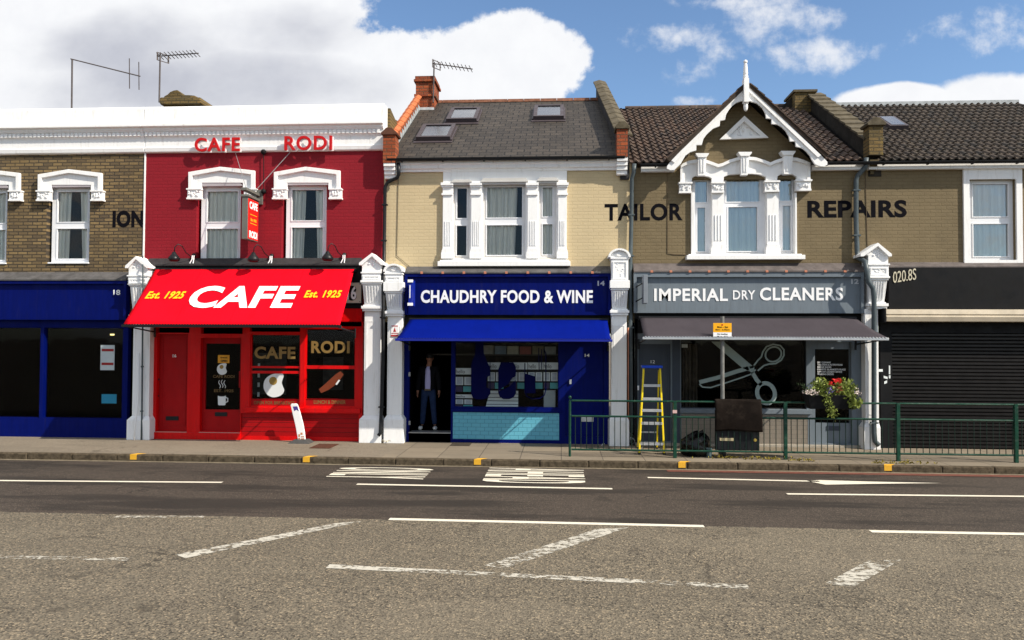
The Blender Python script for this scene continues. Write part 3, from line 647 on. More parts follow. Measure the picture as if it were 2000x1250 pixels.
dd2 = door(cafe, d2, .0, RED_D, (g2_[0], min(g2_[1], d2[1]-.04), g2_[2], g2_[3]), 'glazed red cafe entrance door with white drawings')
q = rcs(420, 805, 444, 813, Y=.0); MB().box(q[0], q[1], -.014, .0, q[2], q[3]).build('letter_plate', BLKPL, dd2, bevel=.004)
q = rcs(469.5, 725, 472.5, 757, Y=-.03); MB().box(q[0]-.02, q[1]-.02, -.06, -.02, q[2], q[3]).build('handle', RED_D, dd2)
yG = .012
sg = thing('open_sign', 'orange open card stuck inside the cafe door glass', 'sign', (P(437, 709, yG)[0], yG, P(437, 709, yG)[1]))
q = rcs(425.5, 693.5, 448, 709, Y=yG); MB().box(q[0], q[1], yG, yG+.004, q[2], q[3]).build('card', mat('orange_card', (.75, .36, .03), .6), sg)
wtext('lettering', 'OPEN', 431, 703, 444, 707, yG-.001, BLACK, sg, bold=.04, thick=.002)
wtext('small_lettering', 'YES WE ARE', 430, 697, 444, 700, yG-.001, BLACK, sg, bold=.02, thick=.002)
STK = mat('white_sticker', (.72, .76, .76), .5, .05); YOLK = mat('yolk_ochre', (.33, .22, .05), .5, .1)
def egg(u, v, s, Y, parent, nm='egg_sticker'):
    base_ = [(-.62,.78),(-.2,1.0),(.3,1.08),(.78,1.05),(.86,.82),(.76,.5),(.70,.2),(.80,-.12),(.93,-.48),(.75,-.85),(.3,-1.08),(-.2,-1.12),(-.65,-.9),(-.96,-.45),(-1.03,0),(-.92,.45)]
    x, z = P(u, v, Y); k = s/90.
    pts = []
    n = len(base_)
    for i in range(n):                                   # Catmull-Rom rounding
        p0, p1, p2, p3 = [Vector(base_[(i+j-1) % n]) for j in range(4)]
        for t in (0, .34, .67): pts.append(.5*((2*p1)+(-p0+p2)*t+(2*p0-5*p1+4*p2-p3)*t*t+(-p0+3*p1-3*p2+p3)*t**3))
    o = MB().prism([(x+p.x*k, z+p.y*k) for p in pts], Y-.003, Y).build(nm, STK, parent)
    MB().prism(circ(x-.12*k, z+.38*k, .38*k, .38*k), Y-.006, Y-.0032).build('yolk', YOLK, o)
egg(434, 720.5, 10.5, yG, dd2)
mb = MB()
for i in range(3):
    pts = [];
    for j in range(9): u_ = 429+i*5+1.8*math.sin(j/8*6.28+i*.2); v_ = 758-15*j/8-(i == 1)*1.; x, z = P(u_, v_, yG-.002); pts.append((x, yG-.004, z))
    mb.tube(pts, .008, 4)
mb.build('steam_sticker', STK, dd2)
mb = MB(); mb.prism(PO([(425.5, 773), (441, 773), (440.5, 790), (439, 791.5), (427.5, 791.5), (426, 790)], yG), yG-.003, yG); mb.tube([(*(lambda p: (p[0], yG-.003, p[1]))(P(441, 776, yG)),), (*(lambda p: (p[0], yG-.003, p[1]))(P(445, 778, yG)),), (*(lambda p: (p[0], yG-.003, p[1]))(P(445, 784, yG)),), (*(lambda p: (p[0], yG-.003, p[1]))(P(440.5, 786, yG)),)], .012, 5)
mo = mb.build('mug_sticker', STK, dd2); x, z = P(433.2, 773, yG); MB().prism(circ(x, z, .075, .016), yG-.006, yG-.0035).build('coffee', BLACK, mo)
GOLDF = mat('faint_gold_lettering', (.16, .10, .035), .5)
wtext('faint_lettering', 'CAFE RODI', 416, 732.5, 458, 738, yG, GOLDF, dd2, bold=.02, thick=.002)
wtext('faint_lettering', 'EST. 1925', 418, 760.5, 456, 766, yG, GOLDF, dd2, bold=.02, thick=.002)
# shop windows with rails
def shopwin(parent, r_, rails, Y, m, name='shop_window', gm=GLASS, bead=.025):
    hs = []; zs = [r_[2]]+[z for a in rails for z in a]+[r_[3]]
    for i in range(0, len(zs), 2): hs.append((r_[0]+bead, r_[1]-bead, zs[i]+bead*(i == 0), zs[i+1]-bead*(i+2 >= len(zs))))
    o = MB().panel(*r_, hs, Y, Y+.06).build(name, m, parent, bevel=.004)
    for h in hs: MB().add([(h[0],Y+.035,h[2]),(h[1],Y+.035,h[2]),(h[1],Y+.035,h[3]),(h[0],Y+.035,h[3])], [(0,1,2,3)]).build('pane', gm, o)
    return o, hs
zr = lambda v: P(540, v, -.06)[1]
swa, _ = shopwin(cafe, wa, [(zr(779.5), zr(779.5)+.001), (zr(729.5), zr(724.5)), (zr(719), zr(715))], -.07, RED)
zr = lambda v: P(645, v, -.06)[1]
swb, _ = shopwin(cafe, wb, [(zr(779.5), zr(779.5)+.001), (zr(720.5), zr(714))], -.07, RED)
for o_, rr, s_, q, mm in ((swa, wa, 'OPEN FOR BREAKFAST', (496, 783.5, 575, 790), GOLDF), (swb, wb, 'LUNCH & DINNER', (613, 781.5, 675, 789), GOLD)):
    zt_ = P((q[0]+q[2])/2, 779.5, -.07)[1]
    MB().box(rr[0]+.025, rr[1]-.025, -.055, -.043, rr[2]+.02, zt_).build('lower_panel', RED_D, o_)
    wtext('gold_lettering', s_, *q, -.056, mm, o_, bold=.015, thick=.002, space=1.05)
wtext('gold_lettering', 'CAFE', 497, 677, 577, 701, -.045, GOLD, swa, bold=.035, thick=.003, space=1.08); wtext('gold_lettering', 'RODI', 608, 666, 683, 690, -.045, GOLD, swb, bold=.035, thick=.003, space=1.1)
egg(536, 752, 21.5, -.045, swa)
x, z = P(0, 0, 0)
# sausage
mb = MB(); pts = [(*(lambda p: (p[0], -.046, p[1]))(P(a, b, -.045)),) for a, b in ((625, 764), (638, 756), (650, 746), (661, 735), (668, 728))]
mb.tube(pts, [.05, .075, .085, .075, .05], 10); mb.v = [(a, -.043-(b+.046)*.02, c) for a, b, c in mb.v]
so_ = mb.build('sausage_sticker', mat('sausage_brown', (.17, .035, .012), .6), swb)
MB().prism(PO([(655, 750.5), (661.5, 741.5), (664.5, 743), (658, 752)], -.047), -.05, -.046).build('highlight_sticker', STK, so_)
mb = MB(); q = rc(503, 704, 507, 776, .5)
for i in range(4): mb.box(q[0], q[1]-.0, .5, .52, q[2]+(q[3]-q[2])*(.02+.26*i), q[2]+(q[3]-q[2])*(.14+.26*i))
mb.build('hanging_ornament', STK, cafe)
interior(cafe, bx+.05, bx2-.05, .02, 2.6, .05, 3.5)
mb = MB(); mb.box(-7.5, -6.6, 1.4, 1.41, .9, 1.9); mb.box(-5.8, -5.3, 1.7, 1.71, 1., 1.8); mb.build('wall_picture', mat('dim_picture', (.06, .06, .055), .8, .6, 5.), cafe)

# ------------------------------------------------------------------ piers
def pier(label, shaft, plinth, flutes, block, head, kind, depth=.27, extras=True):
    ys = -depth; x0, x1, _, _ = rc(*shaft, ys)
    t = thing('pier', label, 'pier', ((x0+x1)/2, ys/2, 0), 'white piers between the shopfronts')
    px0, px1, pz0, pz1 = rc(*plinth, ys-.06)
    mb = MB(); mb.box(px0, px1, ys-.06, .0, 0, pz1-.05); mb.hexa([(px0,ys-.06,pz1-.05),(px1,ys-.06,pz1-.05),(px1,0,pz1-.05),(px0,0,pz1-.05),(x0,ys,pz1+.04),(x1,ys,pz1+.04),(x1,0,pz1+.04),(x0,0,pz1+.04)])
    mb.build('plinth', WHITE, t, bevel=.008)
    fx0, fx1, fz0, fz1 = rc(*flutes, ys-.05); bx0, bx1, bz0, bz1 = rc(*block, ys-.08)
    mb = MB(); mb.box(x0, x1, ys, 0, pz1+.04, fz0-.14); mb.panel(x0+.04, x1-.04, pz1+.2, fz0-.35, [(x0+.06, x1-.06, pz1+.22, fz0-.37)], ys-.006, ys); mb.build('shaft', WHITE, t, bevel=.008)
    mb = MB(); mb.box(fx0-.01, fx1+.01, ys-.06, 0, fz0-.14, fz0-.09); mb.box(fx0-.03, fx1+.03, ys-.09, 0, fz0-.09, fz0-.03); mb.box(fx0, fx1, ys-.03, 0, fz0-.03, fz0)
    mb.hexa([(fx0+.02,ys-.0,fz0),(fx1-.02,ys-.0,fz0),(fx1-.02,0,fz0),(fx0+.02,0,fz0),(fx0,ys-.10,fz1),(fx1,ys-.10,fz1),(fx1,0,fz1),(fx0,0,fz1)])
    n = 5
    for i in range(n):
        c = fx0+.05+(fx1-fx0-.10)*(i+.5)/n; hw = (fx1-fx0-.1)/n*.26
        mb.hexa([(c-hw,ys-.03,fz0+.04),(c+hw,ys-.03,fz0+.04),(c+hw,ys,fz0+.04),(c-hw,ys,fz0+.04),(c-hw,ys-.125,fz1-.03),(c+hw,ys-.125,fz1-.03),(c+hw,ys-.05,fz1-.03),(c-hw,ys-.05,fz1-.03)])
    mb.box(fx0-.015, fx1+.015, ys-.13, 0, fz1, fz1+.04); mb.box(fx0-.035, fx1+.035, ys-.16, 0, fz1+.04, bz0)
    mb.build('capital', WHITE, t, bevel=.006)
    mb = MB(); mb.box(bx0, bx1, ys-.10, 0, bz0, bz1); mb.panel(bx0+.03, bx1-.03, bz0+.03, bz1-.05, [(bx0+.055, bx1-.055, bz0+.055, bz1-.075)], ys-.115, ys-.10); ornament(mb, bx0+.06, bx1-.06, bz0+.06, bz1-.08, ys-.10, 9, int(abs(x0*10)), .02)
    mb.box(bx0-.02, bx1+.02, ys-.12, 0, bz1, bz1+.03); mb.build('block', WHITE, t, bevel=.006)
    (hu0, hv), (hu1, _), (hp, hpv) = head; y = ys-.14
    a = P(hu0, hv, y); b = P(hu1, hv, y); c = P(hp, hpv, y); z0 = bz1+.03
    mb = MB()
    if kind == 'gable':
        mb.box(bx0+.0, bx1-.0, ys-.08, 0, z0, a[1]); mb.prism([(a[0]+.03, a[1]), (b[0]-.03, a[1]), (c[0], c[1]-.04)], ys-.08, 0)
        mb.prism([(a[0]-.0, a[1]-.03), (a[0]+.06, a[1]-.03), (c[0], c[1]-.07), (b[0]-.06, a[1]-.03), (b[0], a[1]-.03), (b[0], a[1]+.02), (c[0], c[1]), (a[0], a[1]+.02)], y, .01)
        ornament(mb, c[0]-.12, c[0]+.12, a[1]-.06, a[1]+.14, ys-.08, 12, 3, .03)
    else:
        r_ = (b[0]-a[0])/2; cxx = (a[0]+b[0])/2; zc_ = c[1]-r_*.78
        mb.box(bx0, bx1, ys-.08, 0, z0, zc_+.01)
        arc = [(cxx+r_*math.cos(t_), zc_+r_*.78*math.sin(t_)) for t_ in [math.pi*i/18 for i in range(19)]]; inner = [(cxx+(r_-.05)*math.cos(t_), zc_+(r_-.05)*.78*math.sin(t_)) for t_ in [math.pi*i/18 for i in range(19)]]
        mb.prism(arc, ys-.07, .01)
        for i in range(18): mb.prism([arc[i], arc[i+1], inner[i+1], inner[i]], y, ys-.071)
        mb.prism(circ(cxx, zc_+.06, .06, .045, 14), ys-.10, ys-.07)
    mb.build('pier_head', WHITE, t, bevel=.004)
    return t
pier('gabled white pier left of the red cafe doors with a thin pipe on it', (259, 640, 292, 816), (247, 816, 292, 861), (256, 559, 291, 612), (251, 540, 289, 556), ((244, 521), (291, 521), (265, 500)), 'gable')
pier('gabled white pier right of the cafe window', (711, 608, 743, 813), (701, 815, 744, 862), (709, 556, 746, 595), (707, 534, 744, 548), ((701, 515), (750, 517), (726, 494)), 'gable')
pier('round headed white pier left of the blue shop doorway', (756, 632, 785, 813), (749, 815, 788, 862), (753.5, 573, 786, 605), (752, 536, 785, 551), ((748, 533), (788, 533), (768, 515)), 'round')
pier('round headed white pier right of the blue shop door', (1194, 622, 1224, 817), (1189, 817, 1229, 868), (1194, 567, 1226, 603), (1194, 506, 1227, 548), ((1188, 505), (1232, 505), (1210, 485)), 'round')
pier('gabled white pier between the grey shop and the black shop', (1690, 620, 1716, 830), (1687, 830, 1720, 876), (1697, 548, 1731, 590), (1696, 518, 1735, 540), ((1681, 498), (1742, 498), (1715, 474)), 'gable')
# pipes
def pipe(label, pts, Y, r_, m, brackets=(), shoe=None, name='downpipe', cat='pipe'):
    q = []
    for p in pts: y = p[2] if len(p) > 2 else Y; a = P(p[0], p[1], y); q.append((a[0], y, a[1]))
    t = thing(name, label, cat, (q[-1][0], q[-1][1], q[-1][2]))
    MB().tube(q, r_, 10).build('tube', m, t, smooth=True)
    for (u_, v_, y) in brackets: a = P(u_, v_, y); MB().box(a[0]-r_*1.5, a[0]+r_*1.5, y-r_*1.1, y+r_*.9, a[1]-.016, a[1]+.016).build('bracket', m, t, bevel=.004)
    return t
pipe('thin grey pipe running down the pier left of the red cafe doors', [(278, 500, -.1), (279, 520, -.45), (279, 600, -.42), (278, 700, -.32), (277, 820, -.32), (276, 860, -.36)], -.3, .018, PIPEG, [(278, 716, -.32), (277, 803, -.32)])
pipe('white cable pipe beside the thin grey pipe on the left pier', [(271, 690, -.3), (270, 780, -.3), (264, 830, -.38), (262, 861, -.38)], -.3, .014, WHITE, name='cable_pipe')
pipe('black downpipe between the crimson house and the cream house', [(778, 318, -.18), (779, 340, -.17), (776, 347, -.14), (757, 356, -.09), (752, 366, -.08), (751, 440, -.08), (750, 510, -.09), (749, 540, -.35), (748, 700, -.35), (745, 800, -.35), (743, 845, -.37), (739, 851, -.40)], -.1, .040, BLKPL, [(752, 400, -.08), (750, 470, -.08), (748, 620, -.35), (745, 795, -.35)])
pipe('grey green downpipe between the cream house and the brown house', [(1239, 320, -.18), (1238, 336, -.17), (1234, 350, -.10), (1233, 430, -.09), (1231.5, 500, -.09), (1231, 540, -.12), (1232, 700, -.12), (1233, 845, -.12)], -.1, .045, PIPEG, [(1233, 420, -.09), (1232, 500, -.09), (1232, 640, -.12)])
pipe('copper pipe beside the round headed pier right of the blue shop', [(1227, 640, -.2), (1227, 760, -.2), (1227.5, 868, -.2)], -.2, .014, mat('copper', (.5, .2, .12)), name='copper_pipe')
pipe('dark grey downpipe with elbows crossing in front of the gabled right pier', [(1692, 308, -.18), (1691, 325, -.16), (1676, 342, -.09), (1672, 352, -.08), (1672, 430, -.08), (1674, 490, -.09), (1675, 503, -.12), (1690, 511, -.42), (1693, 530, -.46), (1696, 550, -.46), (1705, 563, -.46), (1707, 580, -.44), (1707, 700, -.36), (1707, 845, -.36), (1709, 862, -.38), (1717, 870, -.40)], -.1, .050, PIPEG, [(1672, 372, -.08), (1673, 460, -.08), (1707, 650, -.38), (1707, 826, -.36)])
fb = thing('flue_outlet', 'black round pipe end low on the wall left of the ladder', 'pipe', (P(1236, 862, -.2)[0], -.2, P(1236, 862, -.2)[1]))
x, z = P(1235, 861, -.2); MB().tube([(x, 0, z), (x, -.24, z)], .055, 14).build('tube', STEEL, fb, smooth=True); MB().tube([(x, -.239, z), (x, -.245, z)], .042, 14).build('mouth', BLACK, fb)

# ------------------------------------------------------------------ slate house (14)
EY = -.15; EZ = P(985, 306, EY)[1]; RY = 4.1; RZZ = P(1010, 197, RY)[1]; TS = (RZZ-EZ)/(RY-EY)
rf = MB(); rf.add([(XB+.1,EY,EZ),(XC-.1,EY,EZ),(XC-.45,RY,RZZ),(XB+.1,RY,RZZ)], [(0,1,2,3)]); rf.add([(XB+.1,RY,RZZ),(XC-.45,RY,RZZ),(XC-.1,8.3,EZ),(XB+.1,8.3,EZ)], [(0,1,2,3)]); rf.add([(XB+.1,EY,EZ-.03),(XC-.1,EY,EZ-.03),(XC-.45,RY,RZZ-.03),(XB+.1,RY,RZZ-.03)], [(3,2,1,0)])
roof14 = rf.build('roof', SLATE, wine)
rd = MB(); x = XB+.2; rnd = random.Random(3)
while x < XC-.72: rd.xprism([(RY-.13, RZZ-.06), (RY-.07, RZZ+.035), (RY+.07, RZZ+.035), (RY+.13, RZZ-.06)], x+.004, x+.44); x += .448
rd.build('ridge_tile', mat('brown_ridge_tile', (.20, .085, .05), .8, .5, 8., .3), roof14)
def onroof(u, v):
    d_ = Vector(ray(u, v)); c = Vector((0, -D, H)); n = Vector((0, -TS, 1)).normalized(); t_ = (Vector((0, EY, EZ))-c).dot(n)/d_.dot(n); return c+d_*t_
ex, ey = Vector((1, 0, 0)), Vector((0, 1, TS)).normalized(); nn = Vector((0, -TS, 1)).normalized()
for (a, b, c, d_, lab) in ((820, 277, 885, 251, 'rooflight nearest the eaves on the left'), (877, 241, 935, 218, 'upper left rooflight'), (1043, 236, 1101, 213, 'upper right rooflight')):
    p0 = onroof((a+b*0+a)/2, b); p1 = onroof((a+c)/2, d_); x0 = onroof(a, (b+d_)/2).x; x1 = onroof(c, (b+d_)/2).x
    sk = thing('rooflight', '', 'rooflight', (0, 0, 0)) if False else None
    y0, y1 = p0.y, p1.y; O = Vector((0, y0, EZ+(y0-EY)*TS)); Ln = (y1-y0)*math.sqrt(1+TS*TS)
    def bx_(mb, a0, a1, s0, s1, h0, h1):
        pts = [O+ex*aa+ey*ss+nn*hh_ for hh_ in (h0, h1) for (aa, ss) in ((a0, s0), (a1, s0), (a1, s1), (a0, s1))]; mb.hexa(pts)
    mb = MB(); t_ = .09
    bx_(mb, x0, x1, 0, t_, -.02, .12); bx_(mb, x0, x1, Ln-t_, Ln, -.02, .12); bx_(mb, x0, x0+t_, t_, Ln-t_, -.02, .118); bx_(mb, x1-t_, x1, t_, Ln-t_, -.02, .118); bx_(mb, x0-.05, x1+.05, -.12, -.002, .002, .02); bx_(mb, x0-.04, x0-.002, 0, Ln, .002, .05); bx_(mb, x1+.002, x1+.04, 0, Ln, .002, .05)
    f = mb.build('rooflight', mat('dark_mauve_aluminium', (.065, .052, .058), .45, .1), roof14, bevel=.004); f['label'] = lab
    mb = MB(); bx_(mb, x0+t_, x1-t_, t_, Ln-t_, .085, .095); mb.build('pane', GLASSR, f)
# gutters
def gutter(parent, X0, X1, y, z, m=BLKPL):
    mb = MB(); pr = [(y-.06+.06*math.cos(t_), z-.0+.06*math.sin(t_)) for t_ in [math.pi+math.pi*i/8 for i in range(9)]]; mb.xprism(pr, X0, X1)
    x = X0+.3
    while x < X1: mb.xprism([(y-.125, z+.005), (y+.0, z+.005), (y+.0, z-.07), (y-.06, z-.068), (y-.11, z-.045)], x, x+.03); x += .9
    return mb.build('gutter', m, parent)
gutter(wine, XB+.12, XC-.16, EY-.005, EZ-.035)
zz = lambda v: P(1000, v, -.1)[1]
MB().xprism([(.0, zz(312)), (-.14, zz(312)), (-.14, zz(319)), (-.11, zz(321)), (-.10, zz(327)), (-.06, zz(329)), (-.05, zz(333)), (0, zz(333))], XB+.17, XC-.17).build('cornice', WHITE, wine, bevel=.005)
ztop14 = zz(315)
wp = [(893, 368, 911.8, 426), (892, 441, 911, 499), (951.2, 365.5, 1019.8, 425), (950.8, 440, 1019.3, 498), (1060, 366, 1079, 423), (1060, 438, 1079, 497)]
wfr = [(885, 359, 917.5, 505), (943.5, 357, 1027, 505), (1052, 357, 1086.5, 504)]
ops = [rc(*q, .03) for q in wfr]
MB().panel(XB, XC, ZB, ztop14, ops, 0, .24).build('wall', CREAM, wine)
interior(wine, XB+.05, XC-.05, ZB, ztop14, .26, 3.)
for i, q in enumerate(wfr):
    window(wine, rc(*q, .05), [rc(*p, .05) for p in wp[2*i:2*i+2]], .05, GLASSU, curtain=(i != 0), cseed=11+i, gap=((.80, .985) if i == 1 else None))
sr = MB(); q = rc(865, 330, 1107, 508, -.035); sr.panel(*q, [rc(*p, -.035) for p in ((885, 361, 917, 505), (943.5, 361, 1026, 505), (1053, 361, 1086.5, 505))], -.035, 0)
srd = sr.build('window_surround', WHITE, wine, bevel=.004)
for (s0, s1, c0, c1) in ((864.5, 884.5, 861, 885.5), (920, 940, 917.5, 941.5), (1030.5, 1050.5, 1027, 1052), (1090, 1107, 1087, 1110.5)):
    a, b, c, d_ = rc(s0, 381, s1, 505, -.08); mb = MB(); mb.box(a, b, -.075, -.03, c+.22, d_)
    mb.box(a-.03, b+.03, -.10, -.03, c, c+.12); mb.prism([(a-.03, c+.12), (b+.03, c+.12), (b, c+.23), (a, c+.23)], -.09, -.03)
    for k in range(4):
        x = a+.035+(b-a-.07)*(k+.5)/4; mb.box(x-.008, x+.008, -.087, -.074, c+.28, P(900, 432, -.08)[1])
    e = rc(c0, 357, c1, 381, -.1); mb.box(a-.005, b+.005, -.085, -.03, e[2]+.05, e[3]-.06); mb.box(e[0], e[1], -.14, -.03, e[3]-.06, e[3]); mb.box(e[0]+.015, e[1]-.015, -.115, -.03, e[3]-.10, e[3]-.06); mb.box(e[0]+.015, e[1]-.015, -.105, -.03, e[2], e[2]+.045)
    mb.build('pilaster', WHITE, srd, bevel=.004)
for (a, b, c, d_) in ((881, 351, 922, 361), (939, 348, 1032, 360), (1049, 347, 1091, 358)):
    q = rc(a, b, c, d_, -.10); mb = MB(); mb.box(q[0], q[1], -.15, -.03, q[2]+.04, q[2]+.075); mb.prism([(q[0]+.05, q[3]), (q[1]-.05, q[3]), (q[1]-.01, q[2]+.075), (q[0]+.01, q[2]+.075)], -.13, -.03); mb.box(q[0]+.02, q[1]-.02, -.12, -.03, q[2], q[2]+.04); mb.build('lintel', mat('greyish_white_paint', (.52, .51, .49), .6, .1), srd, bevel=.004)
q = rc(854.5, 510, 1114, 519.5, -.16); mb = MB().box(q[0], q[1], -.16, -.0, q[2], q[3]); mb.box(q[0]+.04, q[1]-.04, -.10, .0, q[3], q[3]+.035); mb.build('sill', WHITE, srd, bevel=.006)
mb = MB(); mb.tube([(P(778, 340, -.01)[0], -.012, P(778, 345, 0)[1]), (P(775, 500, 0)[0], -.012, P(775, 500, 0)[1]), (P(800, 521, 0)[0], -.012, P(800, 521, 0)[1])], .006, 4); mb.build('cable', BLKPL, wine)
# party walls
def rake(name, X0, X1, m_wall, m_cop, parent, y0, y1, dz, copstep, zoff=0., over=.05, dxb=0.):
    z0, z1 = EZ+(y0-EY)*TS+zoff, EZ+(y1-EY)*TS+zoff
    MB().hexa([(X0,y0,EZ-.5),(X1,y0,EZ-.5),(X1+dxb,y1,EZ-.5),(X0+dxb,y1,EZ-.5),(X0,y0,z0+dz),(X1,y0,z0+dz),(X1+dxb,y1,z1+dz),(X0+dxb,y1,z1+dz)]).build('party_wall', m_wall, parent)
    c = MB(); n = int((y1-y0)/copstep); sl_ = (z1-z0)/(y1-y0)
    for i in range(n):
        ya, yb2 = y0+(y1-y0)*i/n, y0+(y1-y0)*(i+1)/n+.05; za, zb2 = z0+dz+(ya-y0)*sl_, z0+dz+(yb2-y0)*sl_; l = .018; xm = (X0+X1)/2
        c.add([(X0-over,ya,za+l),(xm,ya,za+l+.05),(X1+over,ya,za+l),(X1+over,ya,za-.02),(X0-over,ya,za-.02),(X0-over,yb2,zb2-.0),(xm,yb2,zb2+.05),(X1+over,yb2,zb2),(X1+over,yb2,zb2-.04),(X0-over,yb2,zb2-.04)],
              [(0,4,3,2,1),(0,1,6,5),(1,2,7,6),(2,3,8,7),(4,0,5,9),(3,4,9,8),(5,6,7,8,9)])
    c.v = [(x+dxb*(y-y0)/(y1-y0), y, z) for x, y, z in c.v]; c.build('coping', m_cop, parent)
px0, px1, pz0, pz1 = rc(748, 262, 773, 318, -.25)
rake('p', px0+.02, XB+.13, REDBRICK, ORANGE, wine, -.05, 3.5, .34, .30)
mb = MB(); fl = MB(); n = 16
for i in range(n): ya = -.08+3.5*i/n; fl.box(XB+.132, XB+.142, ya, ya+.235, EZ+(ya-EY)*TS-.02, EZ+(ya-EY)*TS+.20)
fl.build('stepped_flashing', LEADL, wine)
def eavepier(parent, rect, corb, m, cap, white=True):
    a, b, c, d_ = rc(*rect, -.25); mb = MB(); mb.box(a, b, -.25, .1, c, d_); k_ = mb.build('eaves_pier', m, parent)
    mb = MB(); xm = (a+b)/2
    mb.prism([(a-.03, d_-.02), (b+.03, d_-.02), (b+.05, d_+.02), (xm+.06, d_+.14), (xm-.06, d_+.14), (a-.05, d_+.02)], -.29, .14); mb.build('cap', cap, k_, bevel=.01)
    a, b, c, d_ = rc(*corb, -.25); mb = MB()
    for i in range(4):
        z0 = c+(d_-c)*i/4; mb.box(a+.0, b-.0, -.12-.04*i, .0, z0+.012, z0+(d_-c)/4)
        mb.box(a+.01, b-.01, -.10-.04*i, .0, z0, z0+.012)
    mb.build('corbel', WHITE if white else m, parent, bevel=.006)
eavepier(wine, (748, 262, 772, 318), (748.5, 318, 770.5, 347), REDBRICK, mat('dark_brown_cap', (.12, .05, .03), .8, .4, 6., .3))
eavepier(wine, (1205, 250, 1226, 307), (1205, 307, 1226, 339), REDBRICK, COPING)
rake('q', P(1212, 280, -.1)[0], P(1225, 280, -.1)[0]+.05, mat('shaded_party_wall', (.045, .043, .045), .85, .4, 3., .3), COPING, wine, -.05, 4.4, .40, .36, over=.07, dxb=-.33)  # wall colour darkened to paint in the shade of its left side
# chimney of the slate house
cq = rc(812, 160, 848, 215, 3.5); mb = MB(); mb.box(cq[0], cq[1], 3.5, 4.3, cq[2]-1.6, cq[3]); ch = mb.build('chimney', REDBRICK, roof14)
mb = MB(); mb.box(cq[0]-.05, cq[1]+.05, 3.45, 4.35, cq[3], cq[3]+.07); mb.box(cq[0]-.02, cq[1]+.02, 3.48, 4.32, cq[3]+.07, cq[3]+.16); mb.box(cq[0]-.04, cq[1]+.04, 3.46, 4.34, cq[3]-.40, cq[3]-.33); mb.build('chimney_band', REDBRICK, ch, bevel=.01)
mb = MB(); mb.hexa([(cq[1]-.5,3.2,cq[2]-.6),(cq[1]+.14,3.2,cq[2]-.6),(cq[1]+.14,3.5,cq[2]-.6),(cq[1]-.5,3.5,cq[2]-.6),(cq[1]-.45,3.42,cq[2]+.05),(cq[1]-.0,3.42,cq[2]+.05),(cq[1]-.0,3.5,cq[2]+.05),(cq[1]-.45,3.5,cq[2]+.05)]); mb.build('chimney_flashing', LEADL, ch)
# brick return behind the white parapet
a = P(747, 215, .3); mb = MB(); mb.hexa([(XB-.02,.29,6.2),(XB+.06,.29,6.2),(XB+.06,3,6.2),(XB-.02,3,6.2),(XB-.02,.29,7.45),(XB+.06,.29,7.45),(XB+.06,3,6.9),(XB-.02,3,6.9)]); mb.build('parapet_return', MOSSBRICK, cafe)
# --- fascia 14
def fascia(parent, r_, m, yf, rim=.075, inner=None):
    a, b, c, d_ = rc(*r_, yf); o = MB().panel(a, b, c, d_, [(a+.06, b-.06, c+.0, d_-rim)], yf, yf+.14).build('fascia', m, parent, bevel=.004)
    MB().box(a+.05, b-.05, yf+.07, yf+.13, c, d_-.02).build('fascia_board', inner or m, o); return a, b, c, d_, o
a, b, c, d_, f14 = fascia(wine, (790, 533.5, 1193, 615, ), BLUE, -.24)
flash(wine, a, b, P(1000, 520, 0)[1], P(1000, 531, -.24)[1], -.24, LEAD, clips=.46)
wtext('lettering', 'CHAUDHRY FOOD & WINE', 822, 566.5, 1158, 592, -.173, LETW, f14, bold=.033, thick=.006, space=1.06)
wtext('numeral', '14', 1167, 548.5, 1181, 558, -.173, mat('dim_white_lettering', (.45, .47, .55), .4), f14, bold=.035, thick=.004)
ps = thing('projecting_sign', 'thin blue projecting sign at the left end of the blue fascia', 'sign', (P(801, 597, -.5)[0], -.5, P(801, 597, -.5)[1]))
q = rc(797.5, 546, 804.5, 597, -.62); MB().box(q[0], q[1], -.62, -.25, q[2], q[3]).build('sign_box', mat('bright_blue_metal', (.004, .016, .26), .4), ps, bevel=.005)
mb = MB(); mb.box(q[0]-.012, q[1]+.02, -.64, -.60, q[3]-.06, q[3]); mb.box(q[0]-.012, q[1]+.02, -.64, -.60, q[2], q[2]+.06); mb.box(q[0]+.025, q[0]+.045, -.628, -.62, q[2]+.16, q[3]-.12); mb.build('white_trim', LETW, ps)
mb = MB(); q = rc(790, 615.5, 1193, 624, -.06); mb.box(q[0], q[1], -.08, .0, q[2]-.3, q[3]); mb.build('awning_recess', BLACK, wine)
aw2, fr_, pl2 = awning('awning', 'royal blue awning over the food and wine shop window', (801, 624, 1186, 624), (775, 661, 1193, 661), -.22, -1.30, AWBLUE, mat('blue_bar', (.01, .02, .28), .4), None)
# --- shopfront 14
yS = -.06; rcs = lambda *a, Y=yS: rc(*a, Y)
xa, xb = P(787.5, 750, yS)[0], P(1189.5, 750, yS)[0]
dor, win, til, dr2 = rcs(799, 640, 881, 845), rcs(888, 668, 1091, 796), rcs(884.5, 806, 1092, 858.5), rcs(1104, 668, 1180, 852)
sf = MB().panel(xa, xb, 0, 2.75, [dor, win, til, dr2], yS, .06).build('shopfront', BLUE, wine, bevel=.004)
MB().box(til[0], til[1], yS+.004, yS+.03, til[2], til[3]).build('tiled_riser', TILE_BLUE, sf)
mb = MB(); mb.box(dor[0], dor[1], yS-.02, .3, dor[2]-.012, dor[2]+.006); mb.build('threshold', STEEL, sf)
MB().box(dor[0], dor[1], yS, 3, 0, dor[2]-.013).build('step', BLUE, sf)
mb = MB(); mb.box(til[0]-.03, til[1]+.03, yS-.06, yS, til[3]+.02, til[3]+.07); mb.build('sill', BLUE, sf, bevel=.004)
ddr = door(wine, dr2, .0, BLUE, None, 'plain blue door numbered fourteen')
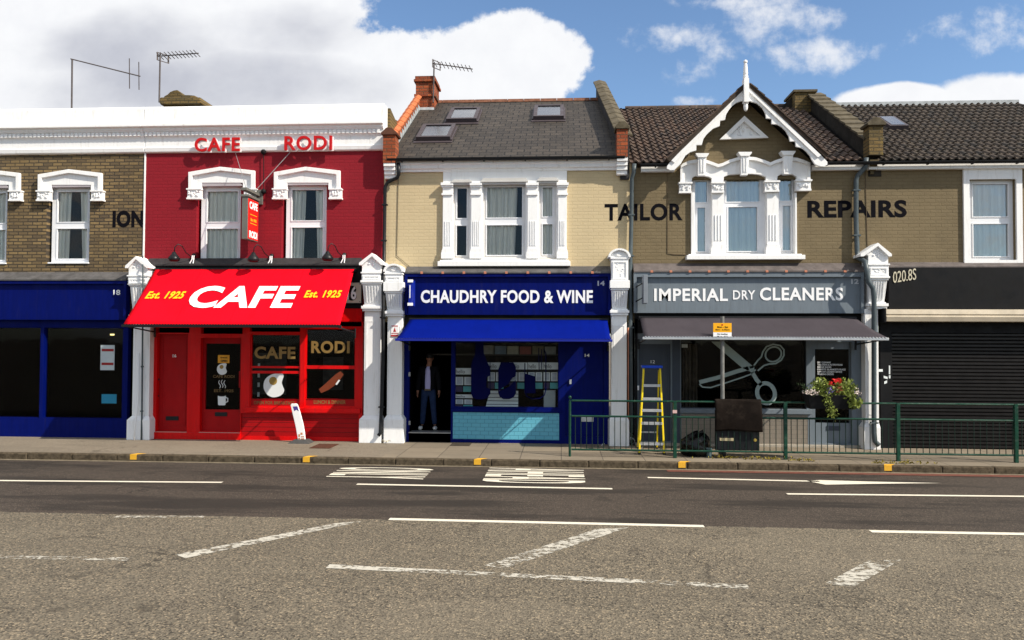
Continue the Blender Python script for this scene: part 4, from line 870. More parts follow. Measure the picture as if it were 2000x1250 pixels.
wtext('numeral', '14', 1142, 691, 1151.5, 697, -.001, LETW, ddr, bold=.03, thick=.003)
q = rcs(1134, 814.5, 1159, 823.5, Y=0); MB().box(q[0], q[1], -.012, .0, q[2], q[3]).build('letter_plate', ALU, ddr, bevel=.003)
q = rcs(1112, 741, 1116, 750, Y=0); MB().box(q[0], q[1], -.03, .0, q[2], q[3]).build('handle', ALU, ddr, bevel=.003)
x, z = P(1114, 776, 0); MB().ball((x, -.025, z), .03, 8, 6).build('knob', STEEL, ddr)
mb = MB()
for v_ in (676, 727, 822): q = rcs(798, v_, 801, v_+8); mb.box(q[0], q[1]+.005, yS-.004, yS+.02, q[2], q[3])
mb.build('hinge', STEEL, sf)
wi, hs_ = shopwin(wine, win, [], -.03, BLUE, bead=.012)
yW = -.003
DEC = mat('navy_window_film', (.001, .002, .045), .6, .1, spec=.05)
def film(nm, pts, Y=-.004, m=DEC): return MB().prism(PO(pts, Y), Y-.003, Y).build(nm, m, wi)
film('bottle_sticker', [(929, 668), (944, 668), (945, 690), (950, 703), (956, 716), (957, 727), (957, 733), (950, 738), (950, 757), (957, 760), (957, 770), (952, 777), (944, 780), (931, 780), (923, 776), (920, 768), (920, 716), (923, 703), (928, 692)])
film('can_sticker', [(978, 708), (1003, 708), (1007, 716), (1008, 725), (1007, 735), (1001, 738), (993, 750), (980, 758), (975, 764), (985, 760), (995, 755), (1007, 742), (1008, 768), (1003, 776), (995, 779.5), (983, 779.5), (976, 775), (973, 767), (973, 722)])
film('glass_sticker', [(1024, 729), (1045, 735), (1046, 758), (1046, 768), (1024, 768)])
mb = MB()
def ln(pts, r_=.012, Y=-.006):
    mb.tube([(P(a, b, Y)[0], Y, P(a, b, Y)[1]) for a, b in pts], r_, 5)
ln([(1025, 709), (1025, 764), (1029, 774), (1040, 779), (1055, 778), (1063, 772), (1066, 762), (1066, 690), (1062, 682)]); ln([(1058, 682), (1057, 722)], .01); ln([(1052, 680), (1053, 724)], .01)
ln([(957, 706), (957, 770)], .008); mb.build('outline_sticker', DEC, wi)
# display boards inside the window
PAP = mat('paper_white', (.74, .74, .76), .7, .1); TEAL = mat('teal_card', (.10, .38, .40), .6, .2); PURP = mat('purple_card', (.05, .035, .09), .6, .3)
def board(u0, v0, u1, v1, label, lit=0):
    Y = .18; q = rc(u0, v0, u1, v1, Y); t = thing('poster_stand', label, 'display stand', ((q[0]+q[1])/2, Y, q[2]), 'poster stands in the shop window')
    h = q[3]-q[2]; wd = q[1]-q[0]
    MB().box(q[0], q[1], Y+.004, Y+.02, q[2], q[3]).build('backing', BLACK, t)
    MB().box(q[0], q[1], Y-.002, Y+.003, q[3]-h*.26, q[3]-.0).build('header', PAP, t)
    text('lettering', 'hello', (q[0]+wd*.05, q[0]+wd*.55, q[3]-h*.22, q[3]-h*.06), ((0, Y-.003, 0), (1, 0, 0), (0, 0, 1)), BLACK, t, bold=.0, thick=.002)
    mb = MB(); mg = MB()
    for i in (0, 1):
        x0, x1 = q[0]+wd*(.02+.5*i), q[0]+wd*(.46+.5*i); mb.box(x0, x1, Y-.002, Y+.003, q[2]+h*.30, q[2]+h*.63)
        for k in range(6): z = q[2]+h*(.34+.048*k); mg.box(x0+.03, x1-.02, Y-.004, Y-.002, z, z+h*.016)
    mb.build('price_chart', PAP, t); mg.build('print_line', mat('blue_print', (.05, .07, .2), .6), t)
    MB().box(q[0]+.01, q[0]+wd*.42, Y-.002, Y+.003, q[2]+.01, q[2]+h*.24).build('card', PURP, t); MB().box(q[0]+wd*.46, q[1]-.005, Y-.002, Y+.003, q[2]+.01, q[2]+h*.24).build('card', TEAL, t)
    return t
board(888, 690 - 1, 924, 720 - 1, 'uppermost poster stand, dim blue, in the left column of the wine shop window') if False else None
board(889, 719, 923.5, 766, 'upper poster stand of the left column in the blue shop window')
board(889, 770, 923.5, 796, 'lower poster stand of the left column in the blue shop window') if False else board(889, 770.5, 923.5, 797, 'lower poster stand of the left column in the blue shop window')
board(952, 708, 984, 760, 'poster stand seen between the bottle and can shapes'); board(994, 708, 1030, 760, 'poster stand seen right of the can shape'); board(1031, 708, 1060, 760, 'poster stand behind the drinking glass outline'); board(1061, 708, 1090, 760, 'rightmost poster stand of the middle row in the blue shop window')
mb = MB(); q = rc(950, 762, 1012, 796, .22); hgt = q[3]-q[2]
for i in range(5):
    z = q[2]+hgt*i/5; mb.prism([(q[0]+.05*i/5*2-.02, z), (q[1], z), (q[1], z+hgt/5-.014), (q[0]+.05*(i+1)/5*2-.02, z+hgt/5-.014)], .22, .24)
tag(mb.build('slatted_panel', mat('pale_slat', (.8, .8, .8), .5, .1)), 'pale slatted panel standing low in the middle of the blue shop window', 'panel')
mb = MB(); q = rc(1062, 762, 1085, 796, .22); mb.box(q[0], q[1], .22, .5, q[2]-.2, q[3]); tag(mb.build('display_plinth', mat('pale_grey_board', (.42, .44, .44), .6), bevel=.01), 'pale grey square column at the right of the blue shop window', 'plinth')
# goods on the high shelf
sh = MB(); q = rc(942, 672, 1090, 692, .7); sh.box(q[0]-1.2, q[1]+.2, .7, 1.1, q[2]-.03, q[2]); tag(sh.build('shelf', mat('dim_shelf', (.06, .05, .04), .7)), 'high dim shelf inside the blue shop carrying boxes', 'shelf')
cols = [(.36, .33, .30), (.22, .28, .36), (.5, .45, .36), (.4, .12, .10), (.28, .23, .15), (.45, .45, .45)]; x = q[0]
names = ['grey', 'bluish', 'beige', 'reddish', 'tan', 'pale']; spots = ['first from the left', 'second from the left', 'third from the left', 'fourth from the left', 'fifth from the left', 'last on the right']
rnd = random.Random(5)
for i in range(6):
    wd = (q[1]-q[0])/6.3; mb = MB().box(x, x+wd*.93, .72, .95, q[2], q[3]-rnd.uniform(0, .06)); x += wd*1.04
    tag(mb.build('cardboard_box', mat('dim_box_%d' % i, cols[i], .7, .3, 8.), bevel=.006), '%s box on the high shelf in the blue shop, %s' % (names[i], spots[i]), 'box', 'boxes on the high shelf')
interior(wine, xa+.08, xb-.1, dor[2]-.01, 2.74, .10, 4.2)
li = MB(); q = rc(954.5, 664.5, 966.5, 667.8, .9); li.box(q[0], q[1], .9, .93, q[2], q[3]); tag(li.build('ceiling_light', LAMPY), 'small lit yellow tube light under the edge of the blue awning', 'lamp')

# ------------------------------------------------------------------ cleaners house (12) and house 10
EZ2 = P(1270, 319, -.15)[1]; RZ2 = P(1300, 213, 4.1)[1]; TS2 = (RZ2-EZ2)/4.25
def pantiles(parent, pieces):
    mb = MB(); fw_ = .165; cl = .30; Lr = math.sqrt(1+TS2*TS2); nrm = Vector((0, -TS2, 1)).normalized()
    rnd = random.Random(9)
    for (X0, X1, Ya) in pieces:
        nx = max(1, round((X1-X0)/.165)); fw_ = (X1-X0)/nx; y = Ya; step = cl/Lr
        while y < 4.08:
            y2 = min(y+step+.03, 4.12)
            for i in range(nx):
                x0 = X0+i*fw_; k = len(mb.v); lift = rnd.uniform(-.003, .004)
                for (yy_, hb) in ((y, .038+lift), (y2, .004)):
                    for j, (fx, hz) in enumerate(((0, .0), (.18, -.012), (.42, -.008), (.62, .028), (.80, .038), (1.02, .006))):
                        p = Vector((x0+fx*fw_, yy_, EZ2+(yy_+.15)*TS2))+nrm*(hb+hz); mb.v.append(tuple(p))
                for j in range(6): p = Vector(mb.v[k+j])-nrm*.035; mb.v.append(tuple(p))
                for j in range(5): mb.f.append((k+j, k+j+1, k+j+7, k+j+6)); mb.f.append((k+12+j, k+13+j, k+j+1, k+j))
            y += step
    return mb
def tilemat(name, cols, moss):
    m, n, p, g, o = base(name)
    xs = n.sep(g); fx = n.math('FLOOR', n.math('DIVIDE', xs[0], .165)); fy = n.math('FLOOR', n.math('DIVIDE', xs[1], .262))
    wn = n.n('ShaderNodeTexWhiteNoise'); wn.noise_dimensions = '2D'; n.t.links.new(n.vec(fx, fy, 0.), wn.inputs[0]); q = n.sep(wn.outputs['Color'])
    c = n.mix(q[0], cols[0], cols[1]); c = n.mix(n.ramp(q[1], .6, 1.), c, cols[2])
    c = n.mix(n.ramp(n.noise(g, 13., 6., .7), .52, .7, 0., .8), c, moss); c = n.mix(n.ramp(n.noise(g, 1.1, 4., .6), .4, .75, 0., .6), c, tuple(a*.5 for a in cols[0]))
    n.t.links.new(c, p.inputs['Base Color']); p.inputs['Roughness'].default_value = .85; bump(n, p, n.noise(g, 70., 4., .7), .5, .006); return m
TILES = tilemat('weathered_pantiles', [(.050, .030, .021), (.088, .050, .033), (.040, .028, .022)], (.15, .115, .07)); TILES2 = tilemat('dark_pantiles', [(.050, .036, .026), (.075, .054, .038), (.040, .032, .026)], (.10, .085, .05))
gx0, gx1 = P(1320, 318, -.3)[0], P(1592, 314, -.3)[0]
roof12 = pantiles(clean, [(XC-.04, gx0+.02, -.15), (gx0+.02, gx1, .45), (gx1, XD-.1, -.15)]).build('roof', TILES, clean)
MB().add([(XC,RY,RZ2+.03),(XD,RY,RZ2+.03),(XD,8.3,EZ2),(XC,8.3,EZ2)], [(0,1,2,3)]).build('rear_roof', TILES, clean)
MB().add([(XC+.1,.24,EZ2+.1),(XD,.24,EZ2+.1),(XD,RY,RZ2-.05),(XC+.1,RY,RZ2-.05)], [(0,1,2,3)]).build('roof_underlay', BLACK, clean)
rd = MB(); x = XC+.2
while x < XD-.4: rd.tube([(x+.005, 4.12, RZ2+.0), (x+.42, 4.12, RZ2+.0)], .10, 10); x += .43
rd.build('ridge_tile', TILES, roof12, smooth=False)
gutter(clean, XC+.18, gx0+.02, -.16, EZ2-.03); gutter(clean, gx1-.04, XD+.0, -.16, EZ2-.03)
MB().box(XC+.2, gx0, -.12, .0, EZ2-.17, EZ2-.06).build('soffit_board', WHITE, clean, bevel=.004); MB().box(gx1, XD, -.12, .0, EZ2-.17, EZ2-.06).build('soffit_board', WHITE, clean, bevel=.004)
roof10 = pantiles(righth, [(XD+.2, XR, -.15)]).build('roof', TILES2, righth)
MB().add([(XD,RY,RZ2+.03),(XR,RY,RZ2+.03),(XR,8.3,EZ2),(XD,8.3,EZ2)], [(0,1,2,3)]).build('rear_roof', TILES2, righth)
MB().add([(XD,-.1,EZ2-.02),(XR,-.1,EZ2-.02),(XR,RY,RZ2-.02),(XD,RY,RZ2-.02)], [(0,1,2,3)]).build('roof_underlay', BLACK, righth)
MB().xprism([(4.0, RZ2-.1), (4.0, RZ2+.08), (4.3, RZ2+.08), (4.3, RZ2-.1)], XD+.2, XR).build('ridge_capping', LEADL, roof10)
gutter(righth, XD+.0, XR, -.16, EZ2-.03); MB().box(XD+.05, XR, -.12, .0, EZ2-.17, EZ2-.06).build('soffit_board', WHITE, righth, bevel=.004)
def onroof2(u, v):
    d_ = Vector(ray(u, v)); c = Vector((0, -D, H)); n = Vector((0, -TS2, 1)).normalized(); t_ = (Vector((0, -.15, EZ2))-c).dot(n)/d_.dot(n); return c+d_*t_
p0, p1 = onroof2(1735, 256), onroof2(1755, 237); x0, x1 = onroof2(1728, 250).x, onroof2(1765, 250).x; nn = Vector((0, -TS2, 1)).normalized()
mb = MB(); mb.hexa([Vector((x, y, EZ2+(y+.15)*TS2))+nn*h for h in (.0, .13) for (x, y) in ((x0, p0.y), (x1, p0.y), (x1, p1.y), (x0, p1.y))]); f = mb.build('rooflight', mat('dark_mauve_aluminium', (.065, .052, .058)), roof10)
mb = MB(); mb.hexa([Vector((x, y, EZ2+(y+.15)*TS2))+nn*h for h in (.131, .14) for (x, y) in ((x0+.06, p0.y+.05), (x1-.06, p0.y+.05), (x1-.06, p1.y-.05), (x0+.06, p1.y-.05))]); mb.build('pane', GLASSR, f)
# party wall 12/10
X0, X1 = P(1697, 280, -.1)[0], P(1724, 280, -.1)[0]; sl_ = TS2
def rake2(X0, X1):
    z0 = EZ2+.15*0; y0, y1 = -.02, 3.9; dz = .42
    MB().hexa([(X0,y0,EZ2-.3),(X1,y0,EZ2-.3),(X1,y1,EZ2-.3),(X0,y1,EZ2-.3),(X0,y0,EZ2+(y0+.15)*TS2+dz),(X1,y0,EZ2+(y0+.15)*TS2+dz),(X1,y1,EZ2+(y1+.15)*TS2+dz),(X0,y1,EZ2+(y1+.15)*TS2+dz)]).build('party_wall', mat('dark_brick', (.035, .03, .024), .9, .5, 4., .4), clean)  # very dark brown wall colour, varied by noise
    c = MB(); n = 11
    for i in range(n):
        ya, yb2 = y0+(y1-y0)*i/n, y0+(y1-y0)*(i+1)/n+.06; za, zb2 = [EZ2+(q_+.15)*TS2+dz for q_ in (ya, yb2)]
        c.hexa([(X0-.09,ya,za-.01),(X1+.07,ya,za-.01),(X1+.07,yb2,zb2-.04),(X0-.09,yb2,zb2-.04),(X0-.09,ya,za+.045),(X1+.07,ya,za+.045),(X1+.07,yb2,zb2+.0),(X0-.09,yb2,zb2)])
    c.build('coping', COPING, clean)
rake2(X0+.02, X1)
q = rc(1697, 244, 1724, 303, -.2); mb = MB().box(q[0], q[1], -.22, .1, q[2], q[3]); k_ = mb.build('eaves_pier', MOSSBRICK, clean)
mb = MB(); xm = (q[0]+q[1])/2; mb.prism([(q[0]-.04, q[3]-.02), (q[1]+.04, q[3]-.02), (q[1]+.06, q[3]+.03), (xm+.05, q[3]+.15), (xm-.05, q[3]+.15), (q[0]-.06, q[3]+.03)], -.27, .14); mb.build('cap', COPING, k_, bevel=.01)
q = rc(1698, 312, 1716, 338, -.15); mb = MB()
for i in range(4): z0 = q[2]+(q[3]-q[2])*i/4; mb.box(q[0]+.02*(3-i), q[1]-.02*(3-i), -.06-.04*i, .0, z0, z0+(q[3]-q[2])/4-.004)
mb.build('corbel', mat('brown_corbel', (.12, .09, .045), .8, .3, 8., .3), clean)
q = rc(1553, 180, 1592, 240, 3.7); mb = MB().box(q[0], q[1], 3.7, 4.5, q[2]-.6, q[3]); k_ = mb.build('chimney', MOSSBRICK, clean); MB().box(q[0]-.05, q[1]+.05, 3.65, 4.55, q[3], q[3]+.06).build('chimney_cap', COPING, k_)
mb = MB(); q2 = P(1515, 212, 3.9); mb.prism([(q[0]-.55, RZ2-.3), (q[0], RZ2-.3), (q[0], q[3]-.03)], 3.95, 4.15); mb.build('party_gable', mat('dark_brick', (.035, .03, .024)), clean)  # same very dark brown as the party wall
# walls
ztop12 = EZ2-.06
wo12 = rc(1351, 350, 1555, 497, .0)
MB().panel(XC, XD, ZB, ztop12, [wo12], 0, .26).build('wall', BROWN, clean)
AX, AZ = P(1457, 172, -.3); gl, gr_ = P(1311, 313.5, -.3), P(1604, 306, -.3)
sl12 = (AZ-gl[1])/(AX-gl[0])
MB().prism([(gl[0]+.1, ztop12), (gr_[0]-.1, ztop12), (gr_[0]-.1, ztop12+.1), (AX, AZ-.12), (gl[0]+.1, ztop12+.1)], 0.0, .2).build('gable_wall', BROWN, clean)
for sgn, (ex_, ez_) in ((-1, gl), (1, gr_)):
    t_ = .075; dx_, dz_ = (AX-ex_), (AZ-ez_); L_ = math.hypot(dx_, dz_); nx_, nz_ = -dz_/L_*sgn*-1, abs(dx_)/L_
    nx_ = sgn*abs(dz_)/L_
    ox, oz = ex_+sgn*.05, ez_-.05
    mb = MB(); mb.prism([(ox, oz), (AX, AZ), (AX, AZ+t_*1.35), (ox+nx_*t_, oz+nz_*t_)], -.44, 2.9); gq = mb.build('gable_roof', mat('dark_tile_edge', (.055, .04, .03), .85, .4, 9., .4), clean)
    tmb = MB(); n = 11
    for i in range(n):
        f0, f1 = i/n, (i+1)/n+.012
        for yk in range(9):
            ya = -.46+yk*.37
            p = [Vector((ox+(AX-ox)*f0+nx_*(t_+.030), ya, oz+(AZ-oz)*f0+nz_*(t_+.030))), Vector((ox+(AX-ox)*min(f1, 1)+nx_*t_, ya, oz+(AZ-oz)*min(f1, 1)+nz_*t_+.0))]
            q_ = [Vector((v.x, ya+.36, v.z)) for v in p]; dn = Vector((nx_, 0, nz_))*.03
            tmb.add([p[0]-dn, p[1]-dn*.3, q_[1]-dn*.3, q_[0]-dn, p[0], p[1]+dn*.2, q_[1]+dn*.2, q_[0]], [(0,3,2,1),(4,5,6,7),(0,1,5,4),(1,2,6,5),(2,3,7,6),(3,0,4,7)])
    tmb.build('tile', TILES, gq)
BL = [(1451,168),(1440,181),(1311,313.5),(1303,324),(1302,329),(1309,332.5),(1317,332),(1329.5,320),(1334,312),(1338.6,304),(1348,297),(1360,293.6),(1360,283),(1370.6,283),(1374,271),(1381,261.6),(1393,251),(1405.7,246),(1406.6,235.7),(1416,234),(1418,224),(1424,214),(1431,206),(1439,200),(1452,196)]
BR = [(1462,168),(1472,179),(1604,303),(1616,316),(1616,322),(1609,325.5),(1602,325),(1592,321),(1586,312),(1582.6,304),(1576,296),(1567,289),(1554.5,286),(1553.6,276),(1543,276),(1541,266),(1535,255.5),(1527,247.5),(1518.5,243),(1507,242),(1507,232),(1496.6,231),(1495,221),(1489,210),(1479,201.5),(1462,196.5)]
bb = thing('x', '', '', (0, 0, 0)) if False else None
for nm, pp in (('l', BL), ('r', BR)):
    o = MB().prism(PO(pp, -.40), -.40, -.35).build('bargeboard', WHITE, clean, bevel=.004)
    mp = MB(); a_, b_ = (pp[1], pp[2]); off = 6.5 if nm == 'l' else -6.5
    mp.prism(PO([(pp[0][0], pp[0][1]), pp[2], (pp[2][0]+off, pp[2][1]+4.5), (pp[0][0]-(0 if nm == 'l' else 0), pp[0][1]+10)], -.43), -.43, -.401); mp.build('moulding', WHITE, o, bevel=.003)
fx = AX; zp = lambda v: P(1457, v, -.47)[1]
fin = MB(); a, b = P(1452.3, 180, -.47)[0], P(1462, 180, -.47)[0]; fxm = (a+b)/2; fin.box(a, b, -.52, -.34, zp(200), zp(154))
fin.lathe((fxm, -.43, 0), [(.045, zp(154)), (.055, zp(152)), (.055, zp(147)), (.04, zp(145.5)), (.05, zp(144)), (.05, zp(142)), (.035, zp(124)), (.02, zp(123))], 12)
fin.ball((fxm, -.43, zp(119.5)), .043, 10, 8)
fin.lathe((fxm, -.43, 0), [(.015, zp(216)), (.035, zp(214)), (.047, zp(209)), (.047, zp(204)), (.035, zp(203)), (.055, zp(201.5)), (.055, zp(200))], 12)
fin.build('finial', WHITE, clean, smooth=False, bevel=.002)
tp = [(1406, 272), (1454, 226), (1501, 268.5)]; mb = MB(); mb.prism(PO(tp, -.06), -.05, .0)
c0 = ((1406+1454+1501)/3, (272+226+268.5)/3)
inn = [(c0[0]+(a-c0[0])*.66, c0[1]+(b-c0[1])*.66+.5) for a, b in tp]
for i in range(3): j = (i+1) % 3; mb.prism(PO([tp[i], tp[j], inn[j], inn[i]], -.12), -.12, -.051)
A_ = P(1437, 266, -.05); C_ = P(1470, 246, -.05); ornament(mb, A_[0], C_[0], A_[1], C_[1], -.06, 26, 8, .03); mb.build('pediment_ornament', WHITE, clean)
# window surround of 12
hood = [(1330,324),(1334,320),(1345,315),(1358,312.5),(1371,312),(1383,314),(1394,318),(1403,321.5),(1412,319),(1425,313),(1441,308),(1458,306.5),(1476,308),(1492,313),(1505,318),(1514,314),(1528,309.5),(1543,308),(1557,309),(1570,313),(1581,318),(1581,351),(1556,351),(1556,345),(1549,341),(1538,340),(1526,340),(1519,344),(1518,352),(1496,352),(1496,345),(1484,341),(1470,339.5),(1455,339),(1440,340),(1425,341),(1414,345),(1413,355),(1390,355),(1390,348),(1384,345),(1371,343),(1358,343.5),(1352,347),(1351,356),(1330,356)]
mb = MB().prism(PO(hood, -.09), -.09, .0); sr = mb.build('window_surround', WHITE, clean, bevel=.004)
top = hood[:21]; mb = MB()
for i in range(20):
    a_, b_ = top[i], top[i+1]; mb.prism(PO([(a_[0], a_[1]-1), (b_[0], b_[1]-1), (b_[0], b_[1]+5), (a_[0], a_[1]+5)], -.16), -.16, -.091)
mb.prism(PO([(1577, 317), (1583, 317), (1583, 351), (1577, 351)], -.13), -.13, -.091); mb.prism(PO([(1329, 323), (1333, 323), (1333, 356), (1329, 356)], -.13), -.13, -.091)
mb.build('hood_moulding', WHITE, sr)
for (a, b, c, d_, e, f_) in ((1358.5, 299, 1385, 343, 1365.5, 1376), (1442, 296.5, 1469, 342, 1449.5, 1458.5), (1525.5, 294.5, 1554.5, 340, 1533, 1543.5)):
    mb = MB(); mb.prism(PO([(a+5, b+7), (c-5, b+7), (f_+2, d_), (e-2, d_)], -.22), -.22, -.09); mb.prism(PO([(a, b), (c, b), (c-1, b+3), (c-5, b+8), (a+5, b+8), (a+1, b+3)], -.25), -.25, -.05)
    um = (a+c)/2
    for k in (-3, 3): mb.prism(PO([(um+k-1.3, b+12), (um+k+1.3, b+12), (um+k*.8+1, d_-6), (um+k*.8-1, d_-6)], -.235), -.235, -.215)
    mb.build('keystone', WHITE, sr, bevel=.003)
for (a, b, c, d_) in ((1325.5, 356, 1352, 377), (1389, 355.5, 1415.5, 376.5), (1492.5, 353, 1523, 374.5), (1553, 351, 1585.5, 372.5)):
    q = rc(a, b, c, d_, -.12); mb = MB(); mb.box(q[0]+.02, q[1]-.02, -.12, .0, q[2]+.04, q[3]-.03); mb.box(q[0], q[1], -.16, .0, q[3]-.035, q[3]); mb.box(q[0]+.01, q[1]-.01, -.13, .0, q[2], q[2]+.04); ornament(mb, q[0]+.02, q[1]-.02, q[2]+.04, q[3]-.04, -.125, 18, int(a), .034); mb.build('capital', WHITE, sr)
for (a, c, fl_) in ((1350, 1357, False), (1391, 1414.5, True), (1498, 1521, True), (1553, 1556.5, False)):
    q = rc(a, 376, c, 497, -.06); mb = MB(); mb.box(q[0], q[1], -.06, .10, q[2], q[3])
    if fl_:
        mb.box(q[0]-.03, q[1]+.03, -.085, .10, q[2], q[2]+.12); mb.prism([(q[0]-.03, q[2]+.12), (q[1]+.03, q[2]+.12), (q[1], q[2]+.22), (q[0], q[2]+.22)], -.08, .10)
        for k in range(3): x = q[0]+(q[1]-q[0])*(.25+.25*k); mb.box(x-.010, x+.010, -.075, -.059, q[2]+.30, P(1400, 420, -.06)[1])
    mb.build('pilaster', WHITE, sr, bevel=.004)
q = rc(1341.5, 498, 1573, 506.5, -.18); mb = MB().box(q[0], q[1], -.18, .0, q[2], q[3]); mb.box(q[0]+.05, q[1]-.05, -.1, .0, q[3], q[3]+.03); mb.build('sill', WHITE, sr, bevel=.006)
for i, (o_, p1_, p2_) in enumerate((((1352, 344, 1391, 499), (1357.5, 353.7, 1380.8, 395), (1362.2, 405.7, 1377.3, 491)), ((1413, 341, 1498, 499), (1418.5, 350, 1483.3, 394), (1422.3, 404.5, 1478.7, 490.4)), ((1518, 341, 1556, 497), (1522.8, 348.8, 1546.4, 392), (1528.6, 402, 1544.1, 488.8)))):
    window(clean, rc(*o_, .10), [rc(*p1_, .10), rc(*p2_, .10)], .10, GLASSB, cseed=30+i)
interior(clean, XC+.05, XD-.05, ZB, ztop12, .28, 3.)
interior(clean, AX-1.2, AX+1.2, ztop12, ztop12+.3, .28, .9)
wtext('painted_lettering', 'OR', 0, 0, 1, 1, 0, LETBK, clean) if False else None
TB = P(1216, 400, -.004)[0]
# painted words: TAILOR runs over the party line, REPAIRS over the next one
wtext('painted_lettering', 'TAILOR', 1181, 397.5, 1333, 431, -.001, LETBK, clean, bold=.03, thick=.003, space=1.08)
wtext('painted_lettering', 'REPAIRS', 1577, 391, 1771, 425, -.001, LETBK, clean, bold=.033, thick=.003, space=1.04)
mb = MB()
for pts in (((1304, 330), (1303.5, 495), (1315, 497), (1350, 498)), ((1690, 335), (1694, 480), (1705, 492))):
    mb.tube([(P(a, b, -.008)[0], -.008, P(a, b, -.008)[1]) for a, b in pts], .007, 4)
mb.build('cable', mat('brown_cable', (.10, .07, .04), .6), clean)
# house 10 upper wall
bw = brick_window(righth, 0, False, 50, 0) if False else None
wx = 8.55
qq = rc(559, 364, 640, 512, .09); qq = (wx, wx+(qq[1]-qq[0]), qq[2], qq[3]); g1, g2 = rc(570.6, 371, 631.5, 430.6, .09), rc(570, 444.6, 630.5, 504, .09); dxx = wx-rc(559, 364, 640, 512, .09)[0]
fo10 = window(righth, qq, [(g1[0]+dxx, g1[1]+dxx, g1[2], g1[3]), (g2[0]+dxx, g2[1]+dxx, g2[2], g2[3])], .09, GLASSB, cseed=77)
MB().panel(qq[0]-.12, qq[1]+.12, qq[2]-.1, qq[3]+.22, [qq], -.05, .0).build('window_surround', WHITE, righth, bevel=.006)
MB().panel(XD, XR, ZB, ztop12, [qq], 0, .26).build('wall', BROWN, righth); interior(righth, XD+.05, XR-.05, ZB, ztop12, .28, 3.)
# --- fascia 12
a, b, c, d_, f12 = fascia(clean, (1238, 531.5, 1688, 611.5), GREYP, -.24, rim=.10)
flash(clean, a, b, P(1450, 514, 0)[1], P(1450, 528.5, -.24)[1], -.24, mat('brownish_lead', (.135, .115, .11), .6, .4, 5., .3, 25.), clips=.40)
for s_, q in (('IMPERIAL', (1277.5, 563.5, 1421.5, 588)), ('DRY', (1431.5, 567, 1475, 585)), ('CLEANERS', (1484, 561.5, 1646.5, 587))):
    wtext('lettering', s_, *q, -.173, LETW, f12, bold=.027 if s_ != 'DRY' else .016, thick=.006, space=1.09)
wtext('numeral', '12', 1662.5, 545, 1677, 554.5, -.173, mat('pale_grey_lettering', (.5, .52, .55), .4), f12, bold=.03, thick=.004)
ps = thing('projecting_sign', 'thin grey projecting sign at the left end of the grey fascia', 'sign', (P(1259, 592, -.5)[0], -.5, P(1259, 592, -.5)[1]))
q = rc(1257, 537, 1265, 592, -.62); MB().box(q[0], q[1], -.62, -.25, q[2], q[3]).build('sign_box', mat('light_grey_metal', (.20, .22, .25), .4), ps, bevel=.005)
mb = MB(); mb.tube([(q[0]-.22, -.10, q[3]-.28), (q[0], -.40, q[3]-.16)], .012, 6); mb.tube([(q[0]-.22, -.10, q[2]+.0), (q[0], -.40, q[2]+.12)], .012, 6); mb.build('bracket', BLACK, ps)
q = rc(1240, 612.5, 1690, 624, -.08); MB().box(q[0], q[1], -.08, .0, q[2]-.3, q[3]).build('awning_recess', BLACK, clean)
aw3, _, _ = awning('awning', 'charcoal grey awning with pale front bar over the dry cleaning shop', (1250, 621.5, 1671, 620), (1258, 658, 1732, 658), -.22, -1.72, AWGREY, ALU, None)
# --- shopfront 12
yS = -.06; rcs = lambda *a, Y=yS: rc(*a, Y)
xa, xb = P(1240, 750, yS)[0], P(1692, 750, yS)[0]
dA, wA, tA, dB, pB = rcs(1247, 672, 1310, 862), rcs(1330, 660, 1575, 798), rcs(1331, 810, 1578, 867), rcs(1588, 668, 1663, 866), rcs(1313, 672, 1325, 862)
sf = MB().panel(xa, xb, 0, 2.75, [dA, wA, tA, dB], yS, .06).build('shopfront', GREYP, clean, bevel=.004)
MB().box(tA[0], tA[1], yS+.004, yS+.03, tA[2], tA[3]).build('tiled_riser', TILE_TAUPE, sf)
s_ = rcs(1328, 799, 1586, 808, Y=-.11); MB().box(s_[0], s_[1], -.12, yS, s_[2], s_[3]).build('sill', GREYP, sf, bevel=.005)
MB().box(P(1313, 700, yS)[0], P(1328, 700, yS)[0], yS-.012, yS, .05, 2.7).build('door_post', GREYD, sf)
MB().box(xa, P(1245, 700, yS)[0], yS-.02, yS, 0.02, 2.7).build('dark_stile', BLACK, sf)
dd = door(clean, dA, -.02, GREYD, None, 'dark slate door behind the yellow ladder'); MB().panel(dA[0]+.07, dA[1]-.07, dA[2]+.15, dA[3]-.1, [(dA[0]+.085, dA[1]-.085, dA[2]+.165, dA[3]-.115)], -.028, -.02).build('moulding', GREYD, dd)
wtext('numeral', '12', 1271, 703.5, 1279, 709.5, -.021, LETW, dd, bold=.0, thick=.003)
q = rcs(1244.5, 753, 1248, 762); MB().box(q[0], q[1], yS-.02, yS, q[2], q[3]).build('door_bell', LETW, dd)
MB().box(xa, xb, -.16, yS, 0, .055).build('step', mat('pale_concrete_step', (.38, .34, .28), .8, .2, 6., .2), clean, bevel=.006)
w3, _ = shopwin(clean, wA, [], -.02, mat('black_glazing_bead', (.02, .02, .022), .4), bead=.015)
SC = mat('pale_grey_green_film', (.30, .37, .36), .5, .06); yF = -.0
def film2(nm, pts, hole=None, Y=.006): return MB().prism(PO(pts, Y), Y-.003, Y).build(nm, SC, w3)
film2('scissors_sticker', [(1389, 667), (1413, 667), (1471, 716), (1474, 722), (1468, 727), (1449, 718)])
mb = MB()
